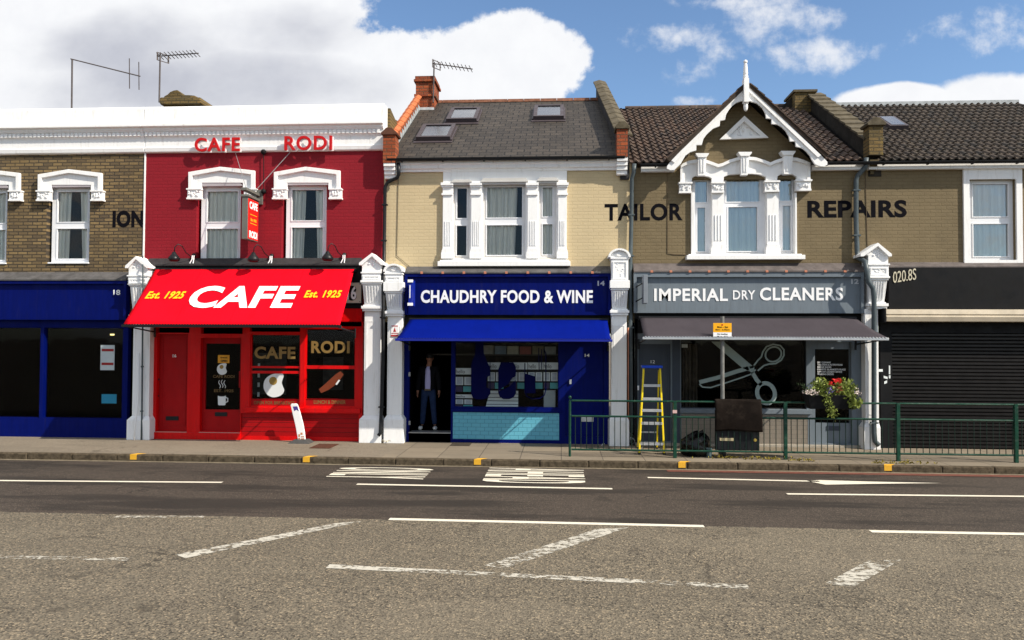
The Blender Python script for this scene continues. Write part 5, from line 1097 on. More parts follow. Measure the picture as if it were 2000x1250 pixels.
def strip(pts, wd, Y=.006, closed=False):
    q = [Vector(P(a, b, Y)) for a, b in pts]; n = len(q)
    for i in range(n if closed else n-1):
        a, b = q[i], q[(i+1) % n]; p_ = q[i-1] if (i or closed) else a-(b-a); c_ = q[(i+2) % n] if (closed or i+2 < n) else b+(b-a)
        ta = ((b-a).normalized()+(a-p_).normalized()).normalized(); tb = ((b-a).normalized()+(c_-b).normalized()).normalized()
        na = Vector((-ta.y, ta.x))*wd/2; nb = Vector((-tb.y, tb.x))*wd/2
        mb.prism([tuple(a-na), tuple(b-nb), tuple(b+nb), tuple(a+na)], Y-.003, Y)
strip([(1366, 746.5), (1400, 738), (1440, 725), (1462, 719)], .085); strip([(1366, 750), (1372, 756), (1388, 757), (1420, 747), (1450, 737), (1466, 731), (1476, 722)], .028)
strip([(1464, 718), (1473, 716)], .05); strip([(1471, 716), (1480, 704), (1487, 697), (1490, 687), (1497, 677), (1510, 672.5), (1524, 675), (1531, 683), (1531, 694), (1526, 703), (1515, 710), (1502, 711), (1492, 714), (1480, 724)], .032)
def ring(cu, cv, ru, rv, wd, rot=0, n=26):
    pts = []
    for i in range(n):
        t_ = 2*math.pi*i/n; x_, y_ = ru*math.cos(t_), rv*math.sin(t_); pts.append((cu+x_*math.cos(rot)-y_*math.sin(rot), cv+x_*math.sin(rot)+y_*math.cos(rot)))
    strip(pts, wd, closed=True)
ring(1510.5, 692, 16, 14, .034, -.5); ring(1496, 768, 17, 20, .085, -.35)
strip([(1469, 727), (1478, 742), (1487, 752)], .085)
mb.build('scissors_sticker', SC, w3)
x, z = P(1468, 724, .0); MB().prism(circ(x, z, .035, .035, 16), -.001, .002).build('rivet_sticker', SC, w3)
# dim things behind the glass
mb = MB(); q = rc(1334, 672, 1362, 796, .35); n = 30
for i in range(n+1):
    t_ = i/n
    for z in (q[2], q[3]): mb.v.append((q[0]+(q[1]-q[0])*t_, .35+.03*math.sin(t_*25), z))
for i in range(n): k = i*2; mb.f.append((k, k+2, k+3, k+1))
tag(mb.build('hanging_cloth', mat('dim_brown_cloth', (.085, .062, .045), .9, .5, 6.), smooth=True), 'dim brown cloth hanging at the left of the dry cleaning window', 'curtain')
q = rc(1329, 672, 1336, 679, .02); tag(MB().box(q[0]+.03, q[1]+.08, .045, .05, q[2], q[3]).build('paper_notice', PAP), 'small square paper notice in the top left of the dry cleaning window', 'notice')
interior(clean, xa+.08, xb-.1, .06, 2.74, .09, 4.)
# right door
gB = rcs(1592, 682, 1661, 826, Y=.0); ddB = door(clean, dB, -.0, GREYP, (gB[0], min(gB[1], dB[1]-.02), gB[2], gB[3]), 'grey entrance door with dark glass and white writing')
for i, s_ in enumerate(('DRY CLEANING', 'TAILORING & ALTERATIONS', 'REPAIR SHOES', 'DUVETS BLANKETS RUGS', 'SAME DAY LAUNDRY SERVICE', 'WEDDING DRESSES')):
    wd = (26, 49, 27, 55, 48, 32)[i]; v_ = 706.2+4.6*i; wtext('small_lettering', s_, 1596.5, v_, 1596.5+wd, v_+3.3, .017, LETW, ddB, bold=.02, thick=.002)
q = rcs(1614, 832, 1641, 841, Y=0); MB().box(q[0], q[1], -.012, .0, q[2], q[3]).build('letter_plate', GREYD, ddB, bevel=.003)

# ------------------------------------------------------------------ black shop (10)
yS = -.06
q = rc(1735, 522, 1790, 604, -.2); MB().box(q[0], XR, -.22, .0, q[2], q[3]).build('fascia_board', BLACK, righth, bevel=.006)
flash(righth, q[0], XR, P(1760, 512, 0)[1], P(1760, 520, -.2)[1], -.2, mat('brownish_lead', (.135, .115, .11)))
tx = wtext('lettering', '020.8S', 1744, 531, 1789, 553, -.222, mat('cream_lettering', (.6, .55, .42), .5), righth, bold=.0, thick=.012)
sq = [v for v in tx.data.vertices]
x0 = min(v.co.x for v in sq)
for v in sq: v.co.z += (v.co.x-x0)*.16
q = rc(1728, 604, 1790, 628, -.42); ab = thing('awning_box', 'cream roller awning case above the black shutter', 'awning', ((q[0]+XR)/2, -.3, q[2]))
MB().xprism([(-.06, q[2]), (-.44, q[2]), (-.46, q[2]+.10), (-.42, q[2]+.13), (-.44, q[2]+.15), (-.40, q[3]), (-.06, q[3])], q[0]+.02, XR-.3).build('case', mat('cream_awning_case', (.48, .41, .31), .6, .2), ab, bevel=.008)
MB().box(q[0]-.02, q[0]+.018, -.46, -.06, q[2]-.02, q[3]+.02).build('end_cap', BLACK, ab, bevel=.006)
sx0 = P(1741, 750, -.05)[0]; zs_ = P(1760, 650, -.05)[1]
mb = MB(); z = .02
while z < zs_: mb.xprism([(-.05, z), (-.075, z+.015), (-.075, z+.055), (-.05, z+.068), (-.04, z+.068), (-.04, z)], sx0, XR-.4); z += .075
shu = mb.build('roller_shutter', mat('black_shutter_metal', (.022, .02, .02), .35, .3, 8., metal=.4), righth)
MB().box(P(1720, 750, -.1)[0], sx0, -.10, .0, 0, 2.75).build('pilaster', BLACK, righth, bevel=.005); MB().box(XR-.4, XR, -.10, .0, 0, 2.75).build('pilaster', BLACK, righth); MB().box(sx0, XR-.4, -.09, .0, zs_, 2.75).build('shutter_housing', BLACK, righth)
MB().box(sx0, XR-.4, -.03, .1, 0, 2.7).build('shop_back_panel', BLACK, righth)
mb = MB()
for (a, b, c, d_, r_) in ((1716, 721, 1724, 726, 0), (1726, 735, 1733.5, 739.5, .2), (1727, 744, 1732.5, 749, -.2), (1736, 714, 1738.5, 731, 0), (1736, 733, 1739, 739, 0)):
    q = rc(a, b, c, d_, -.10); mb.prism([(q[0], q[2]+r_*.06), (q[1], q[2]-r_*.06), (q[1], q[3]-r_*.06), (q[0], q[3]+r_*.06)], -.104, -.10)
mb.build('white_sticker', STK, righth)
# ------------------------------------------------------------------ left house (18)
MB().panel(XL, XA-.02, ZB, zc, [], 0, .24) if False else None
dx = XA-XB+.02
o1 = brick_window(lefth, -5.47, True, 60, 0); o2 = brick_window(lefth, -5.47, True, 61, 1, gap=(.44, .66))
MB().panel(XL, XA-.02, ZB, zc, [opening(o1, .07), opening(o2, .07)], 0, .24).build('wall', STOCK, lefth); interior(lefth, XL+.05, XA-.05, ZB, zc, .26, 3.)
MB().xprism([(.28, 7.3), (4, 7.9), (8, 7.3), (8, 0), (7.8, 0), (7.8, 7.1), (4, 7.7), (.28, 7.1)], XL, XA-.01).build('roof', COPING, lefth)
wtext('painted_lettering', 'ION', 220, 411, 280.5, 444, -.001, LETBK, lefth, bold=.045, thick=.003, space=1.05)
q = rc(219, 547, 247, 625, -.22); xr_ = P(246, 600, -.22)[0]
MB().panel(XL+.4, xr_, q[2], q[3], [(XL+.46, xr_-.06, q[2], q[3]-.08)], -.22, -.06).build('fascia', BLUE, lefth, bevel=.004); MB().box(XL+.45, xr_-.05, -.15, -.08, q[2], q[3]-.03).build('fascia_board', BLUE, lefth)
wtext('numeral', '18', 221.5, 566, 235, 576, -.153, LETW, lefth, bold=.02, thick=.004)
flash(lefth, XL+.4, xr_, P(230, 531, 0)[1], P(230, 545, -.22)[1], -.22, LEAD)
yS = -.06; xr2 = P(249, 750, yS)[0]; zt_ = 2.75
wi_ = (XL+.7, P(238.5, 750, yS)[0], P(225, 818, yS)[1], P(225, 640, yS)[1]); wl_ = [(XL+.6, XL+1.5, .12, wi_[3]), (XL+1.62, XL+3.1, wi_[2], wi_[3]), (XL+3.18, wi_[1], wi_[2], wi_[3])]
sf = MB().panel(XL+.4, xr2, 0, zt_, wl_, yS, .06).build('shopfront', BLUE, lefth, bevel=.004); w4, _ = shopwin(lefth, wl_[2], [], -.03, BLUE, bead=.012); shopwin(lefth, wl_[1], [], -.03, BLUE, bead=.012)
door(lefth, wl_[0], .0, BLUE, (wl_[0][0]+.13, wl_[0][1]-.13, .75, wl_[0][3]-.15), 'blue glazed shop door')
#awning('awning', 'royal blue awning over the shop at the far left of the terrace', (-60, 632, 226, 632), (-95, 655, 221, 655), -.22, -.75, AWBLUE, BLKPL, None)
MB().box(XL, XL+.4, -.27, .0, 0, 3.5).build('end_pier', WHITE, lefth, bevel=.01)
mb = MB(); q = rc(217, 674, 223.5, 723, .05); mb.box(q[0]-.25, q[1], .05, .055, q[2], q[3]); po = tag(mb.build('poster', PAP), 'white poster with red and blue bars in the far left shop window', 'poster')
mb = MB()
for k, mm in ((.2, 0), (.75, 0)): mb.box(q[0]-.22, q[1]-.02, .046, .05, q[2]+(q[3]-q[2])*k, q[2]+(q[3]-q[2])*(k+.1))
mb.build('print_bar', mat('red_print', (.45, .03, .03), .6), po); q2 = rc(215, 770, 227.5, 788, .05); mb = MB().box(q2[0]-.2, q2[1], .05, .055, q2[2], q2[3]); mb2 = tag(mb.build('poster', mat('cyan_card', (.03, .30, .50), .6)), 'bright cyan card low in the far left shop window', 'poster')
interior(lefth, XL+.5, xr2-.08, .06, 2.74, .09, 4.)
li = MB(); q = rc(215, 652, 222, 655, .9); li.box(q[0], q[1], .9, .93, q[2], q[3]); tag(li.build('ceiling_light', LAMPY), 'small lit yellow light in the far left shop', 'lamp')

# ------------------------------------------------------------------ chimney stack and aerials
cq = rc(312, 188, 392, 215, 2.5); st = thing('chimney_stack', 'crumbling mossy chimney stack behind the white parapet', 'chimney', ((cq[0]+cq[1])/2, 2.9, cq[2]))
mb = MB(); mb.box(cq[0]+.08, cq[1]-.12, 2.55, 3.4, cq[2]-1.2, P(350, 198, 2.5)[1]); mb.build('stack', MOSSBRICK, st)
mb = MB(); mb.prism(PO([(311, 200), (313, 190), (392, 190), (393, 200), (388, 205), (314, 205)], 2.5), 2.48, 3.5); mb.build('stone_course', MOSSBRICK, st, bevel=.03)
mb = MB(); mb.prism(PO([(316, 192), (319, 186), (325, 183), (330, 178), (337, 175), (344, 174), (351, 179), (356, 184), (366, 184), (377, 185), (386, 189), (391, 194)], 2.5), 2.55, 3.3)
bo = mb.build('broken_capping', MOSSBRICK, st, bevel=.02)
AER = mat('weathered_aerial_metal', (.10, .085, .085), .6, .3, 9.)
def aerial(label, mast, boom, n, ln_, Y, dish=True, vertical=False, dy=-.0, pos=None):
    (mu, mv0), (mu1, mv1) = mast; a = P(mu, mv0, Y); b = P(mu1, mv1, Y)
    t = thing('tv_aerial', label, 'aerial', (a[0], Y, a[1]), 'television aerials on the roofs')
    MB().tube([(a[0], Y, a[1]), (b[0], Y, b[1])], .022, 6).build('mast', AER, t)
    c = P(*boom[0], Y); e = P(*boom[1], Y+dy); C_, E_ = Vector((c[0], Y, c[1])), Vector((e[0], Y+dy, e[1]))
    MB().tube([C_, E_], .016, 5).build('boom', AER, t)
    mb = MB()
    for i in range(n):
        p = C_.lerp(E_, pos[i] if pos else (i+.5)/n)
        if vertical: mb.tube([p+Vector((.02, 0, -ln_*(1-.08*i))), p+Vector((-.0, 0, ln_*(1-.08*i)))], .012, 4)
        else: mb.tube([p+Vector((-.03, -ln_, .045)), p+Vector((.03, ln_, -.045))], .010, 4)
    mb.build('element', AER, t)
    if dish:
        mb = MB(); mb.panel(C_.x-.02, C_.x+.16, C_.z-.11, C_.z+.11, [(C_.x, C_.x+.14, C_.z-.09, C_.z+.09)], Y-.01, Y+.01); mb.v = [(x, y+(x-C_.x)*1.6, z) for x, y, z in mb.v]; mb.build('reflector', AER, t)
aerial('rooftop aerial on a tall mast beside the mossy chimney stack', ((311, 200), (313, 104)), ((309, 110), (388, 104)), 11, .13, 2.7, dy=.5)
aerial('short rooftop aerial beside the red brick chimney', ((846, 200), (848, 122)), ((846, 124), (923, 135)), 10, .13, 3.45, dy=.5)
aerial('sparse aerial with two long rods at the far left', ((140, 215), (141, 116)), ((138, 115), (274, 149)), 2, .40, 2.6, dish=False, vertical=True, pos=(.84, .975))

# ------------------------------------------------------------------ street furniture
fY = -1.84
rail = thing('guard_rail', 'dark green pedestrian guard rail along the kerb', 'railing', (P(1500, 890, fY)[0], fY, 0))
fx = [P(1113, 840, fY)[0], P(1318, 845, fY)[0], P(1534, 850, fY)[0], P(1754, 850, fY)[0]]; fx += [fx[-1]+2.12, fx[-1]+4.24]
zT, zM, zL = P(1400, 785, fY)[1], P(1400, 815.5, fY)[1], P(1400, 881.5, fY)[1]
for i, x in enumerate(fx):
    mb = MB()
    if i == 0: mb.tube([(x, fY, 0), (x, fY, zT)], .024, 10); mb.ball((x, fY, zT+.065), .03, 10, 8); mb.tube([(x, fY, zT), (x, fY, zT+.05)], .009, 6)
    else: mb.box(x-.032, x+.032, fY-.032, fY+.032, 0, zT+.012)
    mb.build('post', GREEN, rail, bevel=.004)
b0 = None; cnt = 0
for i in range(len(fx)-1):
    x0, x1 = fx[i]+.03, fx[i+1]-.03; mb = MB()
    mb.tube([(x0, fY, zT), (x1, fY, zT)], .019, 8); mb.tube([(x0, fY, zM), (x1, fY, zM)], .019, 8); mb.tube([(x0, fY, zL), (x1, fY, zL)], .019, 8); mb.build('rail', GREEN, rail)
    n = 18
    for k in range(n):
        x = x0+(x1-x0)*(k+.7)/n; cnt += 1
        if cnt > 95: break
        if b0 is None: b0 = MB().tube([(x, fY, zL), (x, fY, zM)], .0075, 6).build('bar', BARM, rail); bx0 = x
        else: o = b0.copy(); COL.objects.link(o); o.parent = rail; o.location = (x-bx0, random.uniform(-.004, .004), 0)
x, z = P(1317, 804, fY-.04); mb = MB(); mb.box(x-.03, x+.05, fY-.045, fY-.033, z-.03, z+.03); tag(mb.build('sticker', mat('pinkish_sticker', (.6, .4, .38), .5)), 'small white and red sticker wrapped on the second green post', 'sticker')
# dark sheet over the rail and black case
x0, x1, z0, z1 = rc(1397, 783, 1487, 842, fY-.04); mb = MB(); n, m_ = 24, 16
for i in range(n+1):
    for j in range(m_+1):
        s_, r_ = i/n, j/m_; xx = x0+(x1-x0)*s_+.035*r_*(s_-.2); zz_ = z1+.025-(z1-z0+.03)*r_
        mb.v.append((xx, fY-.03-.03*math.sin(r_*3)-.02*math.sin(s_*7+r_*2)*r_, zz_+.01*math.sin(s_*5)))
for i in range(n):
    for j in range(m_): q = i*(m_+1)+j; mb.f.append((q, q+1, q+m_+2, q+m_+1))
k = len(mb.v)
for i in range(n+1): s_ = i/n; mb.v += [(x0+(x1-x0)*s_, fY-.03, z1+.025), (x0+(x1-x0)*s_, fY+.03, z1+.03), (x0+(x1-x0)*s_, fY+.045, z1-.12)]
for i in range(n): q = k+i*3; mb.f += [(q, q+3, q+4, q+1), (q+1, q+4, q+5, q+2)]
o = mb.build('folded_sheet', mat('dark_brown_felt', (.015, .011, .009), .9, .5, 4., .5, 90., dirt=(.042, .032, .025), dscale=3., spec=.05), smooth=True); so_ = o.modifiers.new('s', 'SOLIDIFY'); so_.thickness = .012; tag(o, 'dark brown sheet folded over the green guard rail', 'sheet')
cs = thing('black_case', 'flat black case standing behind the green rail under the brown sheet', 'case', (P(1440, 880, fY+.15)[0], fY+.15, .10))
q = rc(1396, 800, 1482, 879, fY+.10); MB().box(q[0], q[1], fY+.045, fY+.115, q[2], q[3]).build('case_body', BLKPL, cs, bevel=.012)
r_ = rc(1405, 855, 1432, 860.5, fY+.08); MB().box(r_[0], r_[1], fY+.037, fY+.045, r_[2], r_[3]).build('tan_label', mat('tan_label', (.42, .36, .22), .6), cs); x, z = P(1474, 859, fY+.08); MB().prism(circ(x, z, .03, .03, 14), fY+.037, fY+.045).build('brass_button', mat('brass', (.5, .36, .08), .4, metal=.5), cs)
MB().box(q[0]+.07, q[0]+.20, fY+.05, fY+.11, 0, q[2]).build('foot', BLACK, cs)
# parking sign pole
py = fY+.19; sp = thing('parking_sign', 'grey pole with a yellow and white parking restriction plate', 'sign', (P(1411, 890, py)[0], py, 0))
px = P(1411, 700, py)[0]; MB().tube([(px, py, 0), (px, py, P(1411, 618, py)[1])], .037, 14).build('pole', mat('blotchy_grey_pole', (.20, .20, .19), .6, .5, 9., .2, dirt=(.40, .40, .38), dscale=9.), sp, smooth=False)
q = rc(1393, 631, 1429, 649, py-.06); q2 = rc(1393, 649.3, 1429, 663.5, py-.06)
MB().box(q[0], q[1], py-.06, py-.045, q[2], q[3]).build('yellow_plate', mat('sign_amber', (.85, .40, .01), .4, .05), sp, bevel=.002); MB().box(q2[0], q2[1], py-.06, py-.045, q2[2], q2[3]).build('white_plate', LETW, sp, bevel=.002)
for s_, a, b, c, d_ in (('Mon - Sat', 1401, 637, 1422, 640.5), ('8am - 6.30pm', 1397.5, 642.5, 1425, 646), ('No loading', 1401, 651, 1421, 654.5), ('Mon - Sat', 1401, 655.8, 1421, 658.6), ('8am - 6.30pm', 1397.5, 659.6, 1425, 662.6)):
    wtext('lettering', s_, a, b, c, d_, py-.0605, BLACK, sp, bold=.02, thick=.002)
x, z = P(1410.5, 634.5, py-.06); MB().prism(circ(x, z, .016, .016, 12), py-.064, py-.0602).build('red_disc', mat('red_disc', (.5, .02, .01), .5), sp)
# rubbish bag
import mathutils
x, z = P(1358, 890, fY+.25); mb = MB(); mb.ball((x, fY+.28, .21), 1., 40, 26, (.30, .24, .24)); vv = []
for p in mb.v:
    v = Vector(p); n_ = mathutils.noise.noise(v*7)*.05+mathutils.noise.noise(v*19)*.028; d_ = (v-Vector((x, fY+.28, .18))).normalized(); v += d_*n_
    if v.z > .30: v.x += (v.z-.30)*.4
    v.z = max(v.z, .005); vv.append(tuple(v))
mb.v = vv; mb.tube([(x+.06, fY+.28, .40), (x+.10, fY+.28, .46), (x+.16, fY+.27, .47)], [.05, .02, .05], 8)
tag(mb.build('rubbish_bag', mat('glossy_black_bag', (.002, .002, .002), .25, .2, 4., .6, 22., spec=.3), smooth=True), 'glossy black rubbish bag tied and slumped behind the green rail', 'bag')
q = rc(1379, 877, 1391, 893, fY+.12); tag(MB().lathe(((q[0]+q[1])/2, fY+.12, 0), [(.045, .003), (.06, q[3]), (.065, q[3]), (.065, q[3]+.02), (.05, q[3]+.02)], 14).build('grey_tub', mat('grey_tub_plastic', (.08, .12, .13), .4), smooth=False), 'small grey tub standing at the right of the rubbish bag', 'tub')
# stepladder
ly = -1.42; lf = P(1247.5, 884, ly)[0]; rf_ = P(1298, 888, ly)[0]; ty = -1.05; tl, tr_ = P(1257, 718, ty)[0], P(1289, 718, ty)[0]; tz = P(1272, 718, ty)[1]
lad = thing('stepladder', 'yellow fibreglass stepladder with blue top cap in front of the dark slate door', 'ladder', ((lf+rf_)/2, -1.1, 0))
def stile(pa, pb, w_, d_, nm):
    a, b = Vector(pa), Vector(pb); mb = MB(); pts = []
    for p in (a, b): pts += [(p.x-w_/2, p.y-d_/2, p.z), (p.x+w_/2, p.y-d_/2, p.z), (p.x+w_/2, p.y+d_/2, p.z), (p.x-w_/2, p.y+d_/2, p.z)]
    mb.hexa(pts); return mb.build(nm, YELLOW, lad, bevel=.004)
stile((lf+.01, ly, .02), (tl, ty, tz), .033, .07, 'front_stile'); stile((rf_-.01, ly, .02), (tr_, ty, tz), .033, .07, 'front_stile')
stile((lf+.05, -.62, .02), (tl+.015, -.98, tz-.05), .028, .05, 'rear_stile'); stile((rf_-.05, -.62, .02), (tr_-.015, -.98, tz-.05), .028, .05, 'rear_stile')
MB().box(tl-.045, tr_+.045, ty-.09, ty+.13, tz-.01, tz+.045).build('top_cap', LADBLUE, lad, bevel=.012)
for k, v_ in enumerate((751, 777, 799, 823.5, 862)):
    zz_ = P(1272, v_+1, -1.2)[1]; f_ = zz_/tz; xl = lf+(tl-lf)*f_; xr = rf_+(tr_-rf_)*f_; yy_ = ly+(ty-ly)*f_; mb = MB().box(xl+.015, xr-.015, yy_-.045, yy_+.045, zz_-.012, zz_+.012); mb.box(xl+.015, xr-.015, yy_-.045, yy_-.038, zz_-.04, zz_-.012); mb.build('step', ALU, lad, bevel=.003)
mb = MB()
for zz_ in (.35, .68, 1.05): f_ = zz_/tz; mb.box(lf+.05+(tl-lf-.035)*f_, rf_-.05+(tr_-rf_+.035)*f_, -.62-.36*f_-.008, -.62-.36*f_+.008, zz_-.015, zz_+.015)
mb.build('rear_rung', ALU, lad)
mb = MB(); mb.tube([(lf+.03, ly+.03, .08), (lf+.16, ly+.05, .235)], .011, 6); mb.tube([(rf_-.03, ly+.03, .08), (rf_-.16, ly+.05, .235)], .011, 6); mb.build('brace', STEEL, lad)
mb = MB()
for xx in (lf+.01, rf_-.01): mb.box(xx-.028, xx+.028, ly-.045, ly+.05, 0, .035)
for xx in (lf+.05, rf_-.05): mb.box(xx-.022, xx+.022, -.65, -.59, 0, .035)
mb.build('rubber_foot', BLKPL, lad)
# planter with flowers hung on the rail
x0, x1, z0, z1 = rc(1568, 770, 1664, 797, fY-.02); pl = tag(MB().add([], []) and MB().hexa([(x0+.06,fY-.26,z0),(x1-.06,fY-.26,z0),(x1-.06,fY-.04,z0),(x0+.06,fY-.04,z0),(x0,fY-.30,z1),(x1,fY-.30,z1),(x1,fY+.0-.035,z1),(x0,fY-.035,z1)]).build('planter', BLACK, bevel=.01), 'black trough planter hung on the green guard rail', 'planter')
mb = MB(); mb.box(x0+.25, x0+.27, fY-.04, fY+.03, z1-.05, z1+.0); mb.box(x1-.27, x1-.25, fY-.04, fY+.03, z1-.05, z1); mb.build('hook', BLACK, pl)
rnd = random.Random(21)
def leaf(mb, c, s_, d_=None):
    a = Vector((rnd.gauss(0, 1), rnd.gauss(-.5, 1), rnd.gauss(.2, .8))).normalized(); b = a.orthogonal().normalized(); b.rotate(mathutils.Quaternion(a, rnd.random()*6.28)); e = a.cross(b)
    mb.add([c-b*s_, c+e*s_*.45-b*s_*.1, c+b*s_*1.0, c-e*s_*.45-b*s_*.1], [(0, 1, 2, 3)])
def foliage(u0, v0, u1, v1, Y, n, s_, dens=1.):
    mb = MB(); a, b, c, d_ = rc(u0, v0, u1, v1, Y); cx, cz = (a+b)/2, (c+d_)/2
    for i in range(n):
        while True:
            px_, pz_ = rnd.uniform(-1, 1), rnd.uniform(-1, 1)
            if px_*px_+pz_*pz_ < 1: break
        leaf(mb, Vector((cx+px_*(b-a)/2, Y+rnd.uniform(-.12, .12), cz+pz_*(d_-c)/2)), rnd.uniform(.6, 1.2)*s_)
    return mb
LIME = mat('lime_leaf', (.22, .27, .05), .5, .5, 16.); DKLEAF = mat('dark_leaf', (.030, .055, .018), .5, .5, 16.)
yP = fY-.17
pts_ = [foliage(1586, 738, 1624, 774, yP, 260, .042), foliage(1632, 738, 1672, 778, yP, 260, .042), foliage(1600, 752, 1672, 778, yP, 220, .036), foliage(1574, 756, 1604, 774, yP, 90, .032)]
A_ = MB()
for q in pts_: A_.add(q.v, q.f)
tag(A_.build('leafy_plant', LIME), 'bushy yellow green leaves filling the black planter', 'plant', 'plants in the hanging planter')
def trail(label, path, n, s_, m, nm='trailing_plant'):
    mb = MB(); st_ = [Vector((P(a, b, yP-.12)[0], yP-.14, P(a, b, yP-.12)[1])) for a, b in path]
    mb.tube(st_, .006, 4)
    for i in range(n):
        t_ = rnd.random()*(len(st_)-1); k = int(t_); p = st_[k].lerp(st_[min(k+1, len(st_)-1)], t_-k); leaf(mb, p+Vector((rnd.gauss(0, .045), rnd.gauss(0, .03), rnd.gauss(0, .04))), rnd.uniform(.7, 1.2)*s_)
    tag(mb.build(nm, m), label, 'plant', 'plants in the hanging planter')
trail('ivy trail hanging down the front of the planter at its middle', [(1600, 765), (1612, 775), (1620, 790), (1624, 806), (1625, 812)], 170, .032, LIME)
trail('ivy mass spilling over the right end of the planter', [(1655, 768), (1664, 778), (1670, 790), (1674, 786), (1662, 795)], 220, .036, LIME)
trail('thin dark stems reaching left from the planter', [(1562, 748), (1568, 756), (1580, 763), (1592, 768)], 60, .030, DKLEAF)
for (a, b, c, d_, col, lab, n, s_) in ((1630, 739, 1640, 747, (.65, .015, .012), 'bright red bloom standing highest in the planter', 34, .026), (1619, 745, 1629, 752, (.62, .02, .015), 'red bloom left of the highest red bloom', 18, .022), (1633, 752, 1644, 767, (.22, .07, .025), 'rusty brown bloom in the middle of the planter', 40, .02), (1614, 755, 1628, 770, (.16, .12, .35), 'violet blooms at the front of the planter', 34, .018), (1568, 761, 1598, 771, (.72, .60, .54), 'pale pink blooms at the left end of the planter', 60, .022), (1668, 758, 1680, 774, (.55, .42, .40), 'pale pink blooms at the right end of the planter', 26, .018)):
    tag(foliage(a, b, c, d_, yP-.20, int(n*1.4), s_*1.15).build('flower', mat('petal_'+lab[:12].replace(' ', '_'), col, .5, .25, 20.)), lab, 'flower', 'flowers in the hanging planter')
# A-board style flexible sign
x, y = G(590, 861, 0); y = -.42; x = P(590, 860, y)[0]; ab = thing('pavement_sign', 'white curved pavement sign leaning on a grey rubber base outside the cafe', 'sign', (x, y, 0))
prof = [(567, 791), (569, 788.5), (578, 788), (581, 790), (586, 805), (592, 828), (595, 845), (596.5, 860), (582, 862.5), (580, 850), (577, 833), (572, 812)]
MB().prism(PO(prof, y), y, y+.035).build('panel', mat('sign_white', (.82, .82, .82), .4, .04), ab, bevel=.01)
MB().prism(PO([(572, 794), (581, 793.5), (583.5, 803), (579, 800), (575, 803)], y), y-.003, y).build('purple_print', mat('purple_print', (.07, .05, .25), .5), ab)
mb = MB()
for (a, b, c, d_) in ((583, 848, 586, 853), (587, 845, 591, 849), (583, 855, 586, 860), (588, 852, 594, 854), (588, 856, 594, 859)): q = rc(a, b, c, d_, y); mb.box(q[0], q[1], y-.003, y, q[2], q[3])
mb.build('orange_print', mat('orange_print', (.5, .2, .08), .6), ab); wtext('lettering', 'Lakes', 577, 810, 587, 816, y-.001, BLACK, ab, bold=.0, thick=.002) if False else None
a = P(567, 866, y)[0]; b = P(610, 866, y)[0]; mb = MB(); mb.hexa([(a,y-.20,0),(b,y-.20,0),(b,y+.18,0),(a,y+.18,0),(a+.10,y-.10,.075),(b-.10,y-.10,.075),(b-.10,y+.12,.075),(a+.10,y+.12,.075)]); mb.build('rubber_base', mat('grey_rubber', (.07, .07, .07), .7, .3, 8.), ab, bevel=.012)
# small wall sign on pier
q = rc(763.5, 634, 778, 657, -.29); sg = thing('notice_plate', 'small white and red notice plate on the pier left of the blue awning', 'sign', ((q[0]+q[1])/2, -.28, q[2]))
MB().box(q[0], q[1], -.285, -.262, q[2], q[3]).build('plate', LETW, sg, bevel=.003); mb = MB(); mb.box(q[0]+.01, q[1]-.01, -.288, -.285, q[3]-.04, q[3]-.02); mb.box(q[0]+.01, q[1]-.01, -.288, -.285, q[2]+.06, q[2]+.075); mb.prism([(q[0]+.05, q[2]+.10), (q[1]-.05, q[2]+.10), ((q[0]+q[1])/2, q[3]-.06)], -.288, -.285); mb.box(q[0], q[1], -.2885, -.285, q[2], q[2]+.035); mb.build('red_print', mat('red_print', (.45, .03, .03)), sg)
# pavement covers and litter
def cover(u0, v0, u1, v1, m, lab, bars=12):
    a, ya = G(u0, v1); b, yb2 = G(u1, v0); x1 = b; c = MB(); c.box(a, b, ya, yb2, .004, .010)
    for i in range(bars): xx = a+(b-a)*(i+.5)/bars; c.box(xx-.012, xx+.012, ya+.02, yb2-.02, .010, .016)
    tag(c.build('cellar_grate', m), lab, 'grate', 'grates in the pavement')
cover(604, 868, 662, 876, mat('rusty_iron', (.11, .045, .028), .8, .4, 12., .4), 'rusty brown iron grate in the pavement before the cafe'); cover(878, 865.5, 922, 871, mat('dark_iron', (.07, .055, .04), .8, .4, 12., .4), 'dark iron grate in the pavement before the blue shop doorway')
for (a, b, s_, col, lab) in ((961, 907, .05, (.7, .55, .65), 'crumpled pink and white wrapper lying against the kerb'), (1175, 869, .025, (.8, .8, .8), 'tiny white scrap of paper before the blue door'), (770, 857, .06, (.55, .5, .4), 'small tuft of pale litter at the foot of the round headed pier')):
    if b > 900: x, y = G(a, b, -.1); zz_ = -.10
    else: x, y = G(a, b, 0); y = min(y, -.36); zz_ = .01
    mb = MB()
    for i in range(9): leaf(mb, Vector((x+rnd.gauss(0, s_*.7), y+rnd.gauss(0, s_*.3), zz_+abs(rnd.gauss(0, s_*.5))+s_*.3)), s_*.6)
    tag(mb.build('litter', mat('litter_%d' % a, col, .7)), lab, 'litter', 'litter on the ground')
mb = MB()
for (a, b, n, sp_) in ((1417, 895, 60, .14), (1500, 898, 70, .20), (1572, 902, 50, .14), (1765, 906, 80, .25), (1440, 897, 25, .3), (1716, 906, 18, .06)):
    x, y = G(a, b, 0)
    for i in range(n): leaf(mb, Vector((x+rnd.gauss(0, sp_), y+rnd.gauss(0, .04), .015+abs(rnd.gauss(0, .02)))), .028)
tag(mb.build('weeds', mat('yellow_weed', (.26, .20, .03), .7, .5, 10.)), 'yellowish weeds growing along the foot of the rail', 'weeds', kind='stuff')

